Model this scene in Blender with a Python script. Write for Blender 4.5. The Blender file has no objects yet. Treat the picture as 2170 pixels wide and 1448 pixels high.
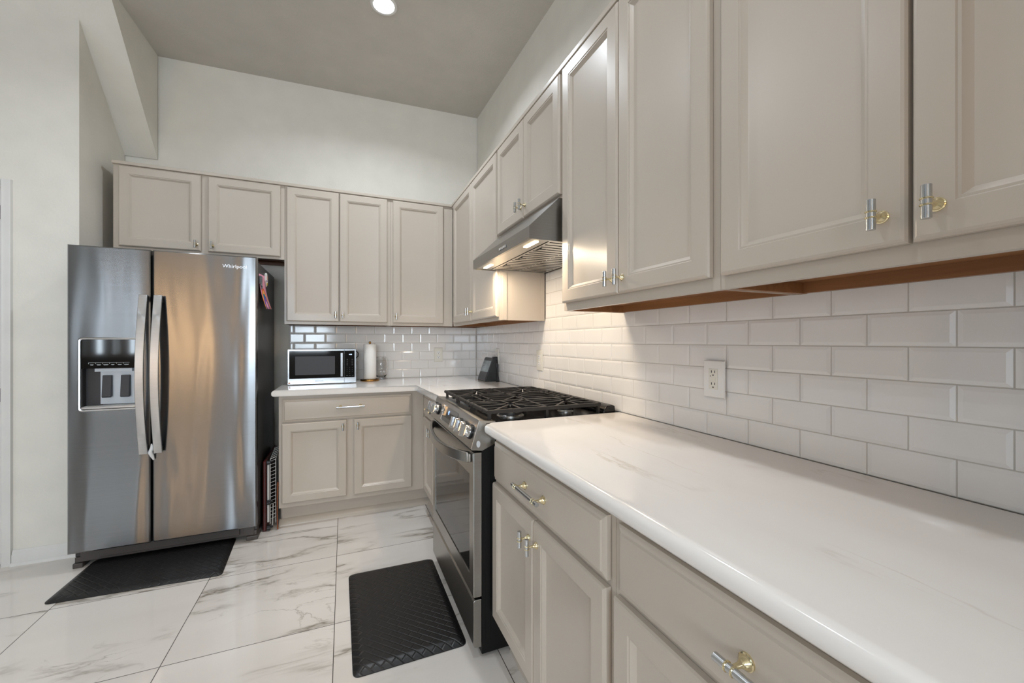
import bpy, bmesh, math, random
from mathutils import Vector, Matrix
random.seed(4)
S = bpy.context.scene
COL = S.collection
PI = math.pi

# ------------------------------------------------------------------ camera
cd = bpy.data.cameras.new('camera')
cam = bpy.data.objects.new('camera', cd); COL.objects.link(cam)
cam.location = (-1.1503, -3.6295, 1.2307)
cam.rotation_euler = (PI/2, 0, -0.3947)
cd.sensor_width = 36.0; cd.sensor_fit = 'HORIZONTAL'
cd.lens = 36.0*855.2/2170.0
cd.clip_start = 0.02; cd.clip_end = 100
S.camera = cam

# ------------------------------------------------------------------ world, exposure, daylight
S.view_settings.view_transform = 'Standard'
S.view_settings.look = 'None'
S.view_settings.exposure = 0.04
S.view_settings.gamma = 1.0
S.view_settings.use_curve_mapping = False
W = bpy.data.worlds.new('daylight'); S.world = W; W.use_nodes = True
bg = W.node_tree.nodes['Background']
bg.inputs[0].default_value = (0.62, 0.80, 1.0, 1); bg.inputs[1].default_value = 1.0

def area(name, loc, rot, sx, sy, power, color, spread=PI):
    ld = bpy.data.lights.new(name, 'AREA'); ld.shape = 'RECTANGLE'; ld.size = sx; ld.size_y = sy
    ld.energy = power; ld.color = color; ld.spread = spread
    o = bpy.data.objects.new(name, ld); COL.objects.link(o); o.location = loc; o.rotation_euler = rot
    return o
# added daylight panels at the invented windows and side opening behind the camera
DAY = (0.76, 0.89, 1.0)
area('invented_window_light', (-2.2, -7.55, 1.65), (-PI/2, 0, PI), 1.6, 1.3, 112, DAY)
area('invented_window_light', (-5.0, -7.55, 1.65), (-PI/2, 0, PI), 0.9, 1.3, 80, DAY)
area('added_side_light', (-6.55, -4.2, 1.2), (0, -PI/2, 0), 2.1, 2.3, 14, DAY)

# ------------------------------------------------------------------ materials
def lin(c):
    return tuple(((v/255)/12.92 if v/255 <= 0.04045 else ((v/255+0.055)/1.055)**2.4) for v in c)
class NT:
    """small helper around a node tree"""
    def __init__(s, m):
        s.m = m; s.t = m.node_tree; s.b = s.t.nodes['Principled BSDF']
    def n(s, kind, **kw):
        x = s.t.nodes.new(kind)
        for k, v in kw.items(): setattr(x, k, v)
        return x
    def l(s, a, b): s.t.links.new(a, b)
    def math(s, op, a, b=None, c=None):
        x = s.n('ShaderNodeMath', operation=op)
        for i, v in enumerate((a, b, c)):
            if v is None: continue
            if isinstance(v, (int, float)): x.inputs[i].default_value = v
            else: s.l(v, x.inputs[i])
        return x.outputs[0]
    def coord(s): return s.n('ShaderNodeTexCoord').outputs['Object']
    def xyz(s, v):
        x = s.n('ShaderNodeSeparateXYZ'); s.l(v, x.inputs[0]); return x.outputs
    def vec(s, a, b, c):
        x = s.n('ShaderNodeCombineXYZ')
        for i, v in enumerate((a, b, c)):
            if isinstance(v, (int, float)): x.inputs[i].default_value = v
            else: s.l(v, x.inputs[i])
        return x.outputs[0]
    def mapping(s, v, scale=(1,1,1), rot=(0,0,0), loc=(0,0,0)):
        x = s.n('ShaderNodeMapping'); s.l(v, x.inputs[0])
        x.inputs['Scale'].default_value = scale; x.inputs['Rotation'].default_value = rot; x.inputs['Location'].default_value = loc
        return x.outputs[0]
    def noise(s, v, scale, detail=3, rough=0.5, dist=0.0):
        x = s.n('ShaderNodeTexNoise'); s.l(v, x.inputs['Vector'])
        x.inputs['Scale'].default_value = scale; x.inputs['Detail'].default_value = detail
        x.inputs['Roughness'].default_value = rough; x.inputs['Distortion'].default_value = dist
        return x.outputs['Fac']
    def ramp(s, f, stops):
        x = s.n('ShaderNodeValToRGB'); s.l(f, x.inputs[0]); e = x.color_ramp.elements
        while len(e) < len(stops): e.new(0.5)
        for i, (p, c) in enumerate(stops):
            e[i].position = p; e[i].color = (*c, 1) if len(c) == 3 else c
        return x.outputs[0]
    def mix(s, f, a, b):
        x = s.n('ShaderNodeMix', data_type='RGBA')
        for i, v in ((0, f), (6, a), (7, b)):
            if isinstance(v, (int, float)): x.inputs[i].default_value = v
            elif isinstance(v, tuple): x.inputs[i].default_value = (*v, 1)
            else: s.l(v, x.inputs[i])
        return x.outputs[2]
    def bump(s, h, strength, distance=0.002):
        x = s.n('ShaderNodeBump'); s.l(h, x.inputs['Height'])
        x.inputs['Strength'].default_value = strength; x.inputs['Distance'].default_value = distance
        s.l(x.outputs[0], s.b.inputs['Normal']); return x
M = {}
def mat(name, rgb, rough=0.5, metal=0.0, spec=0.5, vary=0.03, vscale=6.0, bump=None):
    m = bpy.data.materials.new(name); m.use_nodes = True; t = NT(m)
    c = lin(rgb)
    if vary:
        f = t.noise(t.coord(), vscale, 3)
        a = tuple(min(1, v*(1+vary)) for v in c); b = tuple(v*(1-vary) for v in c)
        t.l(t.ramp(f, [(0.3, b), (0.7, a)]), t.b.inputs['Base Color'])
    else: t.b.inputs['Base Color'].default_value = (*c, 1)
    t.b.inputs['Roughness'].default_value = rough; t.b.inputs['Metallic'].default_value = metal
    t.b.inputs['Specular IOR Level'].default_value = spec
    if bump:
        sc, st, di = bump
        t.bump(t.noise(t.coord(), sc, 4), st, di)
    M[name] = m
    return t
mat('far_room_paint', (138, 134, 129), 0.8)  # darkened to dim the unseen walls' reflection in the fridge
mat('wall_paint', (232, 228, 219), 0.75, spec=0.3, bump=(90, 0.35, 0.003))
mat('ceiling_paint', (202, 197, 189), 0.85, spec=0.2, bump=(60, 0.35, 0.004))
mat('trim_white', (226, 224, 220), 0.4)
mat('cabinet_paint', (194, 183, 170), 0.30, spec=0.5, vary=0.012)
mat('tile_white', (243, 241, 239), 0.10, spec=0.6, vary=0.015, vscale=9)
mat('grout', (205, 200, 192), 0.8)
mat('black_enamel', (14, 13, 13), 0.22, vary=0)
mat('black_side', (9, 9, 10), 0.5, spec=0.3, vary=0)
mat('black_iron', (34, 31, 29), 0.5, vary=0.1, vscale=60, bump=(250, 0.3, 0.001))
mat('black_plastic', (16, 16, 18), 0.35, vary=0)
mat('grey_plastic', (52, 51, 54), 0.45)
mat('taupe_plastic', (78, 72, 69), 0.4)
mat('fridge_side', (62, 60, 59), 0.38, spec=0.4)
mat('fascia_glass', (6, 7, 9), 0.05, spec=0.6, vary=0)
mat('steel_smooth', (172, 173, 175), 0.27, metal=1.0)
mat('chrome', (215, 216, 218), 0.10, metal=1.0, vary=0)
mat('nickel', (196, 198, 200), 0.24, metal=1.0, vary=0)
mat('brass', (232, 219, 180), 0.14, metal=1.0, vary=0)
mat('bronze', (150, 112, 62), 0.25, metal=1.0)
mat('copper', (176, 104, 72), 0.35, metal=0.8)
mat('dispenser_grey', (190, 198, 206), 0.35, metal=0.2)
mat('aluminium', (205, 204, 200), 0.32, metal=1.0)
mat('paper_white', (236, 234, 230), 0.9, bump=(160, 0.5, 0.002))
mat('outlet_white', (244, 243, 241), 0.35)
mat('outlet_almond', (236, 233, 223), 0.35)
mat('slot_dark', (20, 18, 17), 0.7, vary=0)
mat('dark_red_wood', (74, 20, 16), 0.35, vary=0.15, vscale=20)
mat('wire_white', (214, 213, 210), 0.35)
mat('sticker_grey', (120, 122, 128), 0.5)
mat('sticker_peach', (222, 178, 158), 0.6)
mat('sticker_yellow', (228, 196, 40), 0.5)
mat('sticker_violet', (104, 72, 150), 0.5)
mat('lettering', (226, 230, 234), 0.25, metal=0.7, vary=0)
mat('lettering_grey', (96, 98, 102), 0.4, vary=0)
mat('print_white', (214, 218, 222), 0.5, vary=0)
mat('plush_white', (226, 226, 226), 0.8, bump=(200, 0.5, 0.003))
mat('lamp_shade', (240, 214, 170), 0.8)
mat('sofa_cloth', (122, 110, 98), 0.9)

def emit(name, rgb, strength):
    m = bpy.data.materials.new(name); m.use_nodes = True; t = NT(m)
    t.b.inputs['Base Color'].default_value = (*lin(rgb), 1)
    t.b.inputs['Emission Color'].default_value = (*lin(rgb), 1); t.b.inputs['Emission Strength'].default_value = strength
    M[name] = m
emit('lamp_cool', (232, 242, 255), 14)
emit('lamp_warm', (255, 226, 176), 9)
emit('lamp_amber', (255, 208, 154), 20)
emit('digits', (150, 185, 255), 2.2)
emit('digits_white', (205, 225, 255), 2.2)

def steel(name, rgb, rough, aniso, axis, wave, scratch=True):
    """brushed steel; long soft waves in the sheet make the reflections wander"""
    m = bpy.data.materials.new(name); m.use_nodes = True; t = NT(m)
    t.b.inputs['Metallic'].default_value = 1.0
    co = t.coord()
    br = t.noise(t.mapping(co, (1.5, 1.5, 900)), 1.0, 2)
    c = lin(rgb)
    t.l(t.ramp(br, [(0.3, tuple(v*0.93 for v in c)), (0.7, tuple(min(1, v*1.05) for v in c))]), t.b.inputs['Base Color'])
    t.b.inputs['Roughness'].default_value = rough
    t.b.inputs['Anisotropic'].default_value = aniso
    tg = t.n('ShaderNodeTangent', direction_type='RADIAL', axis='Z'); t.l(tg.outputs[0], t.b.inputs['Tangent'])
    t.b.inputs['Anisotropic Rotation'].default_value = axis
    if wave:
        w1 = t.noise(t.mapping(co, (6.5, 6.5, 0.9)), 1.0, 1, 0.4, 0.4)
        t.bump(w1, 1.0, wave)
    M[name] = m
steel('fridge_steel', (134, 135, 137), 0.20, 0.9, 0.25, 0.005)
steel('oven_steel', (168, 165, 160), 0.30, 0.6, 0.25, 0.0)
steel('hood_steel', (150, 149, 147), 0.28, 0.5, 0.25, 0.0)
steel('handle_steel', (196, 197, 198), 0.30, 0.6, 0.25, 0.0)

def glass(name, rgb=(255,255,255), rough=0.0, ior=1.45):
    m = bpy.data.materials.new(name); m.use_nodes = True; t = NT(m)
    t.b.inputs['Base Color'].default_value = (*lin(rgb), 1); t.b.inputs['Transmission Weight'].default_value = 1.0
    t.b.inputs['Roughness'].default_value = rough; t.b.inputs['IOR'].default_value = ior
    M[name] = m
glass('clear_glass')

def wood(name, c1, c2, along):
    m = bpy.data.materials.new(name); m.use_nodes = True; t = NT(m)
    sc = [26.0, 26.0, 26.0]; sc[along] = 1.6
    f = t.noise(t.mapping(t.coord(), tuple(sc)), 1.0, 5, 0.6, 0.8)
    t.l(t.ramp(f, [(0.3, lin(c1)), (0.7, lin(c2))]), t.b.inputs['Base Color'])
    t.b.inputs['Roughness'].default_value = 0.42
    M[name] = m
wood('maple_y', (136, 92, 58), (166, 118, 76), 1)
wood('maple_x', (96, 60, 36), (124, 80, 48), 0)

def floor_material():
    m = bpy.data.materials.new('marble_floor_tile'); m.use_nodes = True; t = NT(m)
    co = t.coord(); X, Y, Z = t.xyz(co)
    T = 0.605
    u = t.math('DIVIDE', t.math('ADD', X, 1.188), T); v = t.math('DIVIDE', t.math('ADD', Y, 1.105), T)
    iu = t.math('FLOOR', u); iv = t.math('FLOOR', v)
    fu = t.math('FRACT', u); fv = t.math('FRACT', v)
    du = t.math('MINIMUM', fu, t.math('SUBTRACT', 1.0, fu)); dv = t.math('MINIMUM', fv, t.math('SUBTRACT', 1.0, fv))
    d = t.math('MINIMUM', du, dv)
    grout = t.math('LESS_THAN', d, 0.0024)
    # every tile shows another piece of the same print
    h = t.math('FRACT', t.math('MULTIPLY', t.math('SINE', t.math('ADD', t.math('MULTIPLY', iu, 12.99), t.math('MULTIPLY', iv, 78.23))), 437.5))
    off = t.vec(t.math('MULTIPLY', h, 19.0), t.math('MULTIPLY', h, 7.0), t.math('MULTIPLY', h, 31.0))
    va = t.n('ShaderNodeVectorMath', operation='ADD'); t.l(co, va.inputs[0]); t.l(off, va.inputs[1]); p = va.outputs[0]
    pr = t.mapping(p, (0.55, 2.2, 1.0), (0, 0, -0.62))
    n1 = t.noise(pr, 1.25, 7, 0.56, 0.25)
    r1 = t.math('ABSOLUTE', t.math('SUBTRACT', n1, 0.5))
    v1 = t.ramp(r1, [(0.0, (1, 1, 1)), (0.005, (0.65, 0.65, 0.65)), (0.018, (0.14, 0.14, 0.14)), (0.045, (0, 0, 0))])
    n2 = t.noise(t.mapping(p, (1.0, 2.0, 1.0), (0, 0, -0.3), (3, 5, 1)), 2.6, 7, 0.6, 0.6)
    r2 = t.math('ABSOLUTE', t.math('SUBTRACT', n2, 0.5))
    v2 = t.ramp(r2, [(0.0, (0.6, 0.6, 0.6)), (0.006, (0.2, 0.2, 0.2)), (0.016, (0, 0, 0))])
    mask = t.ramp(t.noise(p, 1.9, 2), [(0.42, (0, 0, 0)), (0.57, (1, 1, 1))])
    mask2 = t.ramp(t.noise(t.mapping(p, loc=(9, 2, 4)), 2.3, 2), [(0.56, (0, 0, 0)), (0.68, (1, 1, 1))])
    vein = t.math('MAXIMUM', t.math('MULTIPLY', v1, mask), t.math('MULTIPLY', v2, mask2))
    cloud = t.ramp(t.noise(pr, 0.9, 4), [(0.3, lin((214, 207, 200))), (0.7, lin((228, 222, 216)))])
    vc = t.mix(t.noise(p, 5.0, 2), lin((98, 90, 78)), lin((136, 124, 102)))
    c = t.mix(t.math('MULTIPLY', vein, 0.85), cloud, vc)
    c = t.mix(grout, c, lin((66, 57, 51)))
    t.l(c, t.b.inputs['Base Color'])
    t.l(t.math('ADD', t.math('MULTIPLY', grout, 0.5), 0.07), t.b.inputs['Roughness'])
    t.bump(t.math('SUBTRACT', 1.0, grout), 0.5, 0.001)
    M['marble_floor_tile'] = m
floor_material()

def quartz_material():
    m = bpy.data.materials.new('quartz_top'); m.use_nodes = True; t = NT(m)
    p = t.mapping(t.coord(), (2.6, 0.7, 1.0), (0, 0, 0.75))
    n1 = t.noise(p, 1.3, 8, 0.55, 0.2)
    r1 = t.math('ABSOLUTE', t.math('SUBTRACT', n1, 0.5))
    v1 = t.ramp(r1, [(0.0, (0.8, 0.8, 0.8)), (0.004, (0.35, 0.35, 0.35)), (0.010, (0, 0, 0))])
    mask = t.ramp(t.noise(t.coord(), 3.1, 3), [(0.47, (0, 0, 0)), (0.62, (1, 1, 1))])
    cloud = t.ramp(t.noise(p, 2.0, 4), [(0.3, lin((232, 227, 222))), (0.7, lin((240, 236, 232)))])
    t.l(t.mix(t.math('MULTIPLY', t.math('MULTIPLY', v1, mask), 0.5), cloud, lin((176, 158, 128))), t.b.inputs['Base Color'])
    t.b.inputs['Roughness'].default_value = 0.12
    M['quartz_top'] = m
quartz_material()

def mat_rubber():
    m = bpy.data.materials.new('woven_black_vinyl'); m.use_nodes = True; t = NT(m)
    t.b.inputs['Base Color'].default_value = (*lin((22, 20, 20)), 1); t.b.inputs['Roughness'].default_value = 0.40
    X, Y, Z = t.xyz(t.mapping(t.coord(), (1, 1, 1), (0, 0, 0.785)))
    k = 0.027                                      # basket weave: planks of 2:1 in two directions
    def groove(v, per):
        f = t.math('FRACT', t.math('DIVIDE', v, per)); return t.math('MINIMUM', f, t.math('SUBTRACT', 1.0, f))
    row = t.math('FLOOR', t.math('DIVIDE', Y, k))
    xs = t.math('ADD', X, t.math('MULTIPLY', row, k))
    g1 = t.math('MULTIPLY', groove(Y, k), k); g2 = t.math('MULTIPLY', groove(xs, 2*k), 2*k)
    g = t.math('MINIMUM', g1, g2)
    h = t.math('MINIMUM', t.math('DIVIDE', g, 0.004), 1.0)
    t.bump(h, 0.6, 0.0018)
    M['woven_black_vinyl'] = m
mat_rubber()

def rainbow_material():
    """pink drawing paper with a crayon rainbow"""
    m = bpy.data.materials.new('rainbow_drawing'); m.use_nodes = True; t = NT(m)
    uv = t.n('ShaderNodeTexCoord').outputs['UV']; U, V, _ = t.xyz(uv)
    wob = t.math('MULTIPLY', t.math('SUBTRACT', t.noise(uv, 9, 3), 0.5), 0.06)
    dx = t.math('MULTIPLY', t.math('SUBTRACT', U, 0.42), 1.25); dy = t.math('MULTIPLY', t.math('SUBTRACT', V, 0.02), 0.95)
    r = t.math('ADD', t.math('SQRT', t.math('ADD', t.math('MULTIPLY', dx, dx), t.math('MULTIPLY', dy, dy))), wob)
    x = t.n('ShaderNodeValToRGB'); x.color_ramp.interpolation = 'CONSTANT'; t.l(r, x.inputs[0])
    pink = lin((226, 152, 172))
    st = [(0.0, pink), (0.20, lin((132, 60, 160))), (0.29, lin((30, 92, 170))), (0.37, lin((46, 120, 110))), (0.41, lin((238, 164, 84))), (0.49, lin((228, 108, 50))), (0.54, lin((206, 60, 44))), (0.58, pink)]
    e = x.color_ramp.elements
    while len(e) < len(st): e.new(0.5)
    for i, (p, c) in enumerate(st): e[i].position = p; e[i].color = (*c, 1)
    t.l(x.outputs[0], t.b.inputs['Base Color']); t.b.inputs['Roughness'].default_value = 0.85
    M['rainbow_drawing'] = m
rainbow_material()

# ------------------------------------------------------------------ mesh helpers
class MB:
    def __init__(s): s.bm = bmesh.new(); s.mi = 0
    def _mark(s, faces):
        for f in faces: f.material_index = s.mi
        return faces
    def face(s, pts):
        return s._mark([s.bm.faces.new([s.bm.verts.new(p) for p in pts])])[0]
    def box(s, x0, x1, y0, y1, z0, z1):
        v = [s.bm.verts.new((x, y, z)) for x in (x0, x1) for y in (y0, y1) for z in (z0, z1)]
        F = [(0,1,3,2), (4,6,7,5), (0,4,5,1), (2,3,7,6), (0,2,6,4), (1,5,7,3)]
        return s._mark([s.bm.faces.new([v[i] for i in f]) for f in F])
    def loft(s, rings, cap=True, closed=True):
        """rings: lists of points with equal length"""
        R = [[s.bm.verts.new(p) for p in r] for r in rings]; out = []; n = len(R[0])
        for a, b in zip(R, R[1:]):
            for i in range(n if closed else n-1):
                j = (i+1) % n
                out.append(s.bm.faces.new((a[i], a[j], b[j], b[i])))
        if cap:
            out.append(s.bm.faces.new(list(reversed(R[0])))); out.append(s.bm.faces.new(R[-1]))
        return s._mark(out)
    def lathe(s, prof, o, axis='Z', n=24, cap=True):
        """prof: (radius, height along axis)"""
        o = Vector(o); rings = []
        for r, h in prof:
            ring = []
            for i in range(n):
                a = 2*PI*i/n; c, d = r*math.cos(a), r*math.sin(a)
                p = {'Z': (c, d, h), 'X': (h, c, d), 'Y': (d, h, c)}[axis]
                ring.append(o+Vector(p))
            rings.append(ring)
        return s.loft(rings, cap)
    def tube(s, pts, r, n=8, cap=True, flat=None):
        """sweep a round (or flat=(half_a, half_b, up)) section along points"""
        P = [Vector(p) for p in pts]; rings = []; prev = None
        for i, p in enumerate(P):
            d = ((P[min(i+1, len(P)-1)]-p).normalized() + (p-P[max(i-1, 0)]).normalized())
            d = d.normalized() if d.length > 1e-6 else Vector((0, 0, 1))
            if flat:
                ha, hb, up = flat; up = Vector(up); a = (up-d*up.dot(d)).normalized(); b = d.cross(a)
                rings.append([p+a*ha*sx+b*hb*sy for sx, sy in ((-1,-1), (1,-1), (1,1), (-1,1))])
                continue
            if prev is None:
                q = Vector((0, 0, 1)) if abs(d.z) < 0.9 else Vector((1, 0, 0)); a = (q-d*q.dot(d)).normalized()
            else: a = (prev-d*prev.dot(d)).normalized()
            prev = a; b = d.cross(a)
            rr = r[i] if isinstance(r, (list, tuple)) else r
            rings.append([p+(a*math.cos(2*PI*k/n)+b*math.sin(2*PI*k/n))*rr for k in range(n)])
        return s.loft(rings, cap)
    def prism(s, poly, axis, a, b):
        """poly: 2D points in the other two axes (in xyz order), extruded from a to b"""
        def P(p, h): return {'x': (h, p[0], p[1]), 'y': (p[0], h, p[1]), 'z': (p[0], p[1], h)}[axis]
        return s.loft([[P(p, a) for p in poly], [P(p, b) for p in poly]])
    def build(s, name, m, parent=None, smooth=35, bevel=0, seg=2, keep=False):
        bm = s.bm
        bmesh.ops.remove_doubles(bm, verts=bm.verts, dist=1e-6)
        bmesh.ops.recalc_face_normals(bm, faces=bm.faces)
        me = bpy.data.meshes.new(name); bm.to_mesh(me); bm.free()
        for mm in (m if isinstance(m, (list, tuple)) else [m]): me.materials.append(M[mm])
        if smooth:
            for p in me.polygons: p.use_smooth = True
            me.set_sharp_from_angle(angle=math.radians(smooth))
        o = bpy.data.objects.new(name, me); COL.objects.link(o)
        if bevel:
            b = o.modifiers.new('bevel', 'BEVEL'); b.width = bevel; b.segments = seg; b.limit_method = 'ANGLE'; b.angle_limit = math.radians(40)
            b.harden_normals = False
        if parent is not None: adopt(o, parent)
        return o
WORLD = {}
def wloc(o):
    v = Vector((0, 0, 0))
    while o is not None: v += o.location; o = o.parent
    return v
def adopt(o, parent):
    o.location = o.location-wloc(parent); o.parent = parent
def tag(o, label=None, cat=None, group=None, kind=None):
    if label: o['label'] = label
    if cat: o['category'] = cat
    if group: o['group'] = group
    if kind: o['kind'] = kind
    return o
def thing(name, loc, label, cat, group=None):
    o = bpy.data.objects.new(name, None); COL.objects.link(o); o.location = loc
    o.empty_display_size = 0.05
    return tag(o, label, cat, group)
def struct(o, label=None): return tag(o, label, None, None, 'structure')
def text_mesh(mb, s, size, place, extrude=0.0004):
    """add lettering; place maps (u, v, w) to a point: u along the line, v up, w out of the surface"""
    cu = bpy.data.curves.new('t', 'FONT'); cu.body = s; cu.size = size; cu.extrude = extrude; cu.resolution_u = 3
    cu.align_x = 'CENTER'
    ob = bpy.data.objects.new('t', cu); COL.objects.link(ob)
    dg = bpy.context.evaluated_depsgraph_get()
    me = bpy.data.meshes.new_from_object(ob.evaluated_get(dg))
    vs = [mb.bm.verts.new(place(v.co.x, v.co.y, v.co.z+extrude)) for v in me.vertices]
    for p in me.polygons:
        try: mb._mark([mb.bm.faces.new([vs[i] for i in p.vertices])])
        except ValueError: pass
    bpy.data.objects.remove(ob); bpy.data.curves.remove(cu); bpy.data.meshes.remove(me)

# a panel that lies in a vertical plane: (u, v, w): u along the wall, v up, w out of the wall
def frame_back(y):  return lambda u, v, w: (u, y-w, v)        # faces -y
def frame_right(x): return lambda u, v, w: (x-w, u, v)        # faces -x
def rings(mb, F, u0, u1, v0, v1, prof, fill=True):
    """nested rectangles: prof = [(inset, height)...] from the back edge to the middle"""
    R = []
    for i, w in prof:
        R.append([F(u0+i, v0+i, w), F(u1-i, v0+i, w), F(u1-i, v1-i, w), F(u0+i, v1-i, w)])
    mb.loft(R, cap=True)
DOOR = [(0, 0.0), (0, 0.012), (0.003, 0.0165), (0.007, 0.019), (0.050, 0.019), (0.052, 0.0165), (0.056, 0.0165), (0.058, 0.014), (0.066, 0.0075), (0.068, 0.007)]
DRAWER = [(0, 0.0), (0, 0.010), (0.004, 0.012), (0.013, 0.0145), (0.016, 0.0185), (0.019, 0.019)]

# ------------------------------------------------------------------ hardware
def make_knob():
    mb = MB()
    mb.lathe([(0.0001, -0.025), (0.0060, -0.025), (0.0064, -0.0245), (0.0064, 0.0245), (0.0060, 0.025), (0.0001, 0.025)], (0, -0.032, 0), 'Z', 20)
    mb.mi = 1
    for h in (-0.0048, 0.0048):
        mb.lathe([(0.0064, h-0.0016), (0.0079, h-0.0010), (0.0079, h+0.0010), (0.0064, h+0.0016)], (0, -0.032, 0), 'Z', 20, cap=False)
    mb.lathe([(0.0105, 0.0), (0.0105, -0.0025), (0.0092, -0.0035), (0.0088, -0.0050), (0.0060, -0.0080), (0.0036, -0.013), (0.0034, -0.026)], (0, 0, 0), 'Y', 20)
    o = mb.build('knob', ['nickel', 'brass']); return o
KNOB = make_knob(); KNOB_ME = KNOB.data; bpy.data.objects.remove(KNOB)
def make_pull():
    mb = MB()
    mb.lathe([(0.0001, -0.09), (0.0060, -0.09), (0.0064, -0.0895), (0.0064, 0.0895), (0.0060, 0.09), (0.0001, 0.09)], (0, -0.034, 0), 'X', 20)
    mb.mi = 1
    for c in (-0.064, 0.064):
        for h in (c-0.0055, c+0.0055):
            mb.lathe([(0.0064, h-0.0016), (0.0080, h-0.0010), (0.0080, h+0.0010), (0.0064, h+0.0016)], (0, -0.034, 0), 'X', 20, cap=False)
        mb.lathe([(0.0125, 0.0), (0.0125, -0.003), (0.011, -0.004), (0.0105, -0.006), (0.007, -0.010), (0.0042, -0.016), (0.0038, -0.028)], (c, 0, 0), 'Y', 20)
    o = mb.build('pull_handle', ['nickel', 'brass']); return o
PULL = make_pull(); PULL_ME = PULL.data; bpy.data.objects.remove(PULL)
def hardware(me, name, parent, loc, right):
    o = bpy.data.objects.new(name, me); COL.objects.link(o); o.location = loc
    if right: o.rotation_euler = (0, 0, -PI/2)
    adopt(o, parent); return o

# ------------------------------------------------------------------ the room
CEIL = lambda x, y: 3.335+0.026*x+0.045*y
XL, YB, X2 = -6.5, -7.5, -2.378
SOF = lambda y: 3.09-1.07*(y+0.52)
mb = MB(); mb.box(XL-0.1, 0.1, YB-0.1, 0.1, -0.08, 0.0)
struct(mb.build('floor', 'marble_floor_tile', smooth=0))
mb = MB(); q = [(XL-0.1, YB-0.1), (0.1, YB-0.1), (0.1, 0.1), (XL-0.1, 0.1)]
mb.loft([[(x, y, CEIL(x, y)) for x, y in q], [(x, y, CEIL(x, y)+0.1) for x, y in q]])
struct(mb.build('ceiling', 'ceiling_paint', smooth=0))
mb = MB(); mb.loft([[(0.010, y, z) for y, z in ((0, 0), (YB, 0), (YB, CEIL(0, YB)), (0, CEIL(0, 0)))], [(0.12, y, z) for y, z in ((0, 0), (YB, 0), (YB, CEIL(0.12, YB)), (0, CEIL(0.12, 0)))]])
struct(mb.build('wall_right', 'wall_paint', smooth=0))
mb = MB(); mb.loft([[(x, 0.010, z) for x, z in ((XL, 0), (0.12, 0), (0.12, CEIL(0.12, 0)), (XL, CEIL(XL, 0)))], [(x, 0.12, z) for x, z in ((XL, 0), (0.12, 0), (0.12, CEIL(0.12, 0.1)), (XL, CEIL(XL, 0.1)))]])
struct(mb.build('wall_back', 'wall_paint', smooth=0))
# pantry wall left of the fridge, with a doorway, under the sloping soffit
mb = MB()
def pantry(x0, x1, z0): mb.prism([(-0.52, z0), (0.004, z0), (0.004, SOF(0.004)), (-0.52, SOF(-0.52))], 'x', x0, x1)
pantry(-2.876, -2.56, 0.0); pantry(-3.72, -2.876, 2.075); pantry(XL, -3.72, 0.0)
struct(mb.build('wall_left', 'wall_paint', smooth=0))
mb = MB()
ys = -0.52-(3.24-3.09)/1.07
mb.prism([(0.004, SOF(0.004)), (0.004, 3.29), (ys-0.03, 3.29), (ys, 3.24)], 'x', XL, X2)
struct(mb.build('wall_soffit', 'wall_paint', smooth=0))
# rear part of the room: unseen outer walls, with windows invented for daylight and reflections
mb = MB()
def wall_y(x0, x1, z0, z1): mb.box(x0, x1, YB-0.1, YB, z0, z1)
wall_y(-1.45, 0.12, 0, 3.2); wall_y(-4.5, -3.0, 0, 3.2); wall_y(XL, -5.5, 0, 3.2)
for a, b in ((-3.0, -1.45), (-5.5, -4.5)): wall_y(a, b, 0, 0.95); wall_y(a, b, 2.35, 3.2)
struct(mb.build('wall_front', 'far_room_paint', smooth=0))
mb = MB(); mb.box(-0.76, 0.009, -4.16, -4.02, 0.0, 3.12)  # unseen wall added to keep window light off the near cabinets
struct(mb.build('wall_light_block', 'wall_paint', smooth=0))
mb = MB()
mb.box(XL-0.1, XL, YB, -5.3, 0, 3.2); mb.box(XL-0.1, XL, -3.1, -0.5, 0, 3.2); mb.box(XL-0.1, XL, -5.3, -3.1, 2.25, 3.2)
struct(mb.build('wall_side', 'far_room_paint', smooth=0))
for i, (a, b) in enumerate(((-3.0, -1.45), (-5.5, -4.5))):
    mb = MB()
    for x0, x1, z0, z1 in ((a, b, 0.95, 1.01), (a, b, 2.29, 2.35), (a, a+0.06, 1.01, 2.29), (b-0.06, b, 1.01, 2.29), ((a+b)/2-0.025, (a+b)/2+0.025, 1.01, 2.29), (a+0.06, b-0.06, 1.63, 1.67)):
        mb.box(x0, x1, YB-0.06, YB+0.015, z0, z1)
    if i == 1:                                       # added slats that split the window light into thin fridge streaks
        for k in range(4): mb.box(a+0.07+k*0.235, a+0.07+k*0.235+0.165, YB+0.02, YB+0.03, 0.97, 2.33)
    struct(mb.build('window_%d' % (i+1), 'trim_white', smooth=0))
# pantry door, casing and baseboards
mb = MB(); mb.box(-3.715, -2.884, -0.512, -0.475, 0.012, 2.07)
d = struct(mb.build('door_1', 'trim_white', smooth=0), 'white pantry door at the left edge')
mb = MB()
for h in (0.0, 1.0):
    mb.tube([(-2.8805, -0.517, 0.90+h), (-2.8805, -0.517, 0.975+h)], 0.0075, 10)
    for k in range(3): mb.tube([(-2.8805, -0.517, 0.908+h+0.024*k), (-2.8805, -0.517, 0.918+h+0.024*k)], 0.0085, 10)
mb.build('hinge', 'black_plastic', d)
mb = MB()
CAS = [(0.0, 0.0), (0.0, 0.012), (0.006, 0.017), (0.016, 0.014), (0.030, 0.016), (0.040, 0.014), (0.043, 0.0)]
mb.loft([[(-2.876+0.004+u-0.004, -0.52-w, z) for u, w in CAS] for z in (0.0, 2.118)])
mb.loft([[(x, -0.52-w*0.98, 2.075+u) for u, w in CAS] for x in (-3.75, -2.876)])
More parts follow.
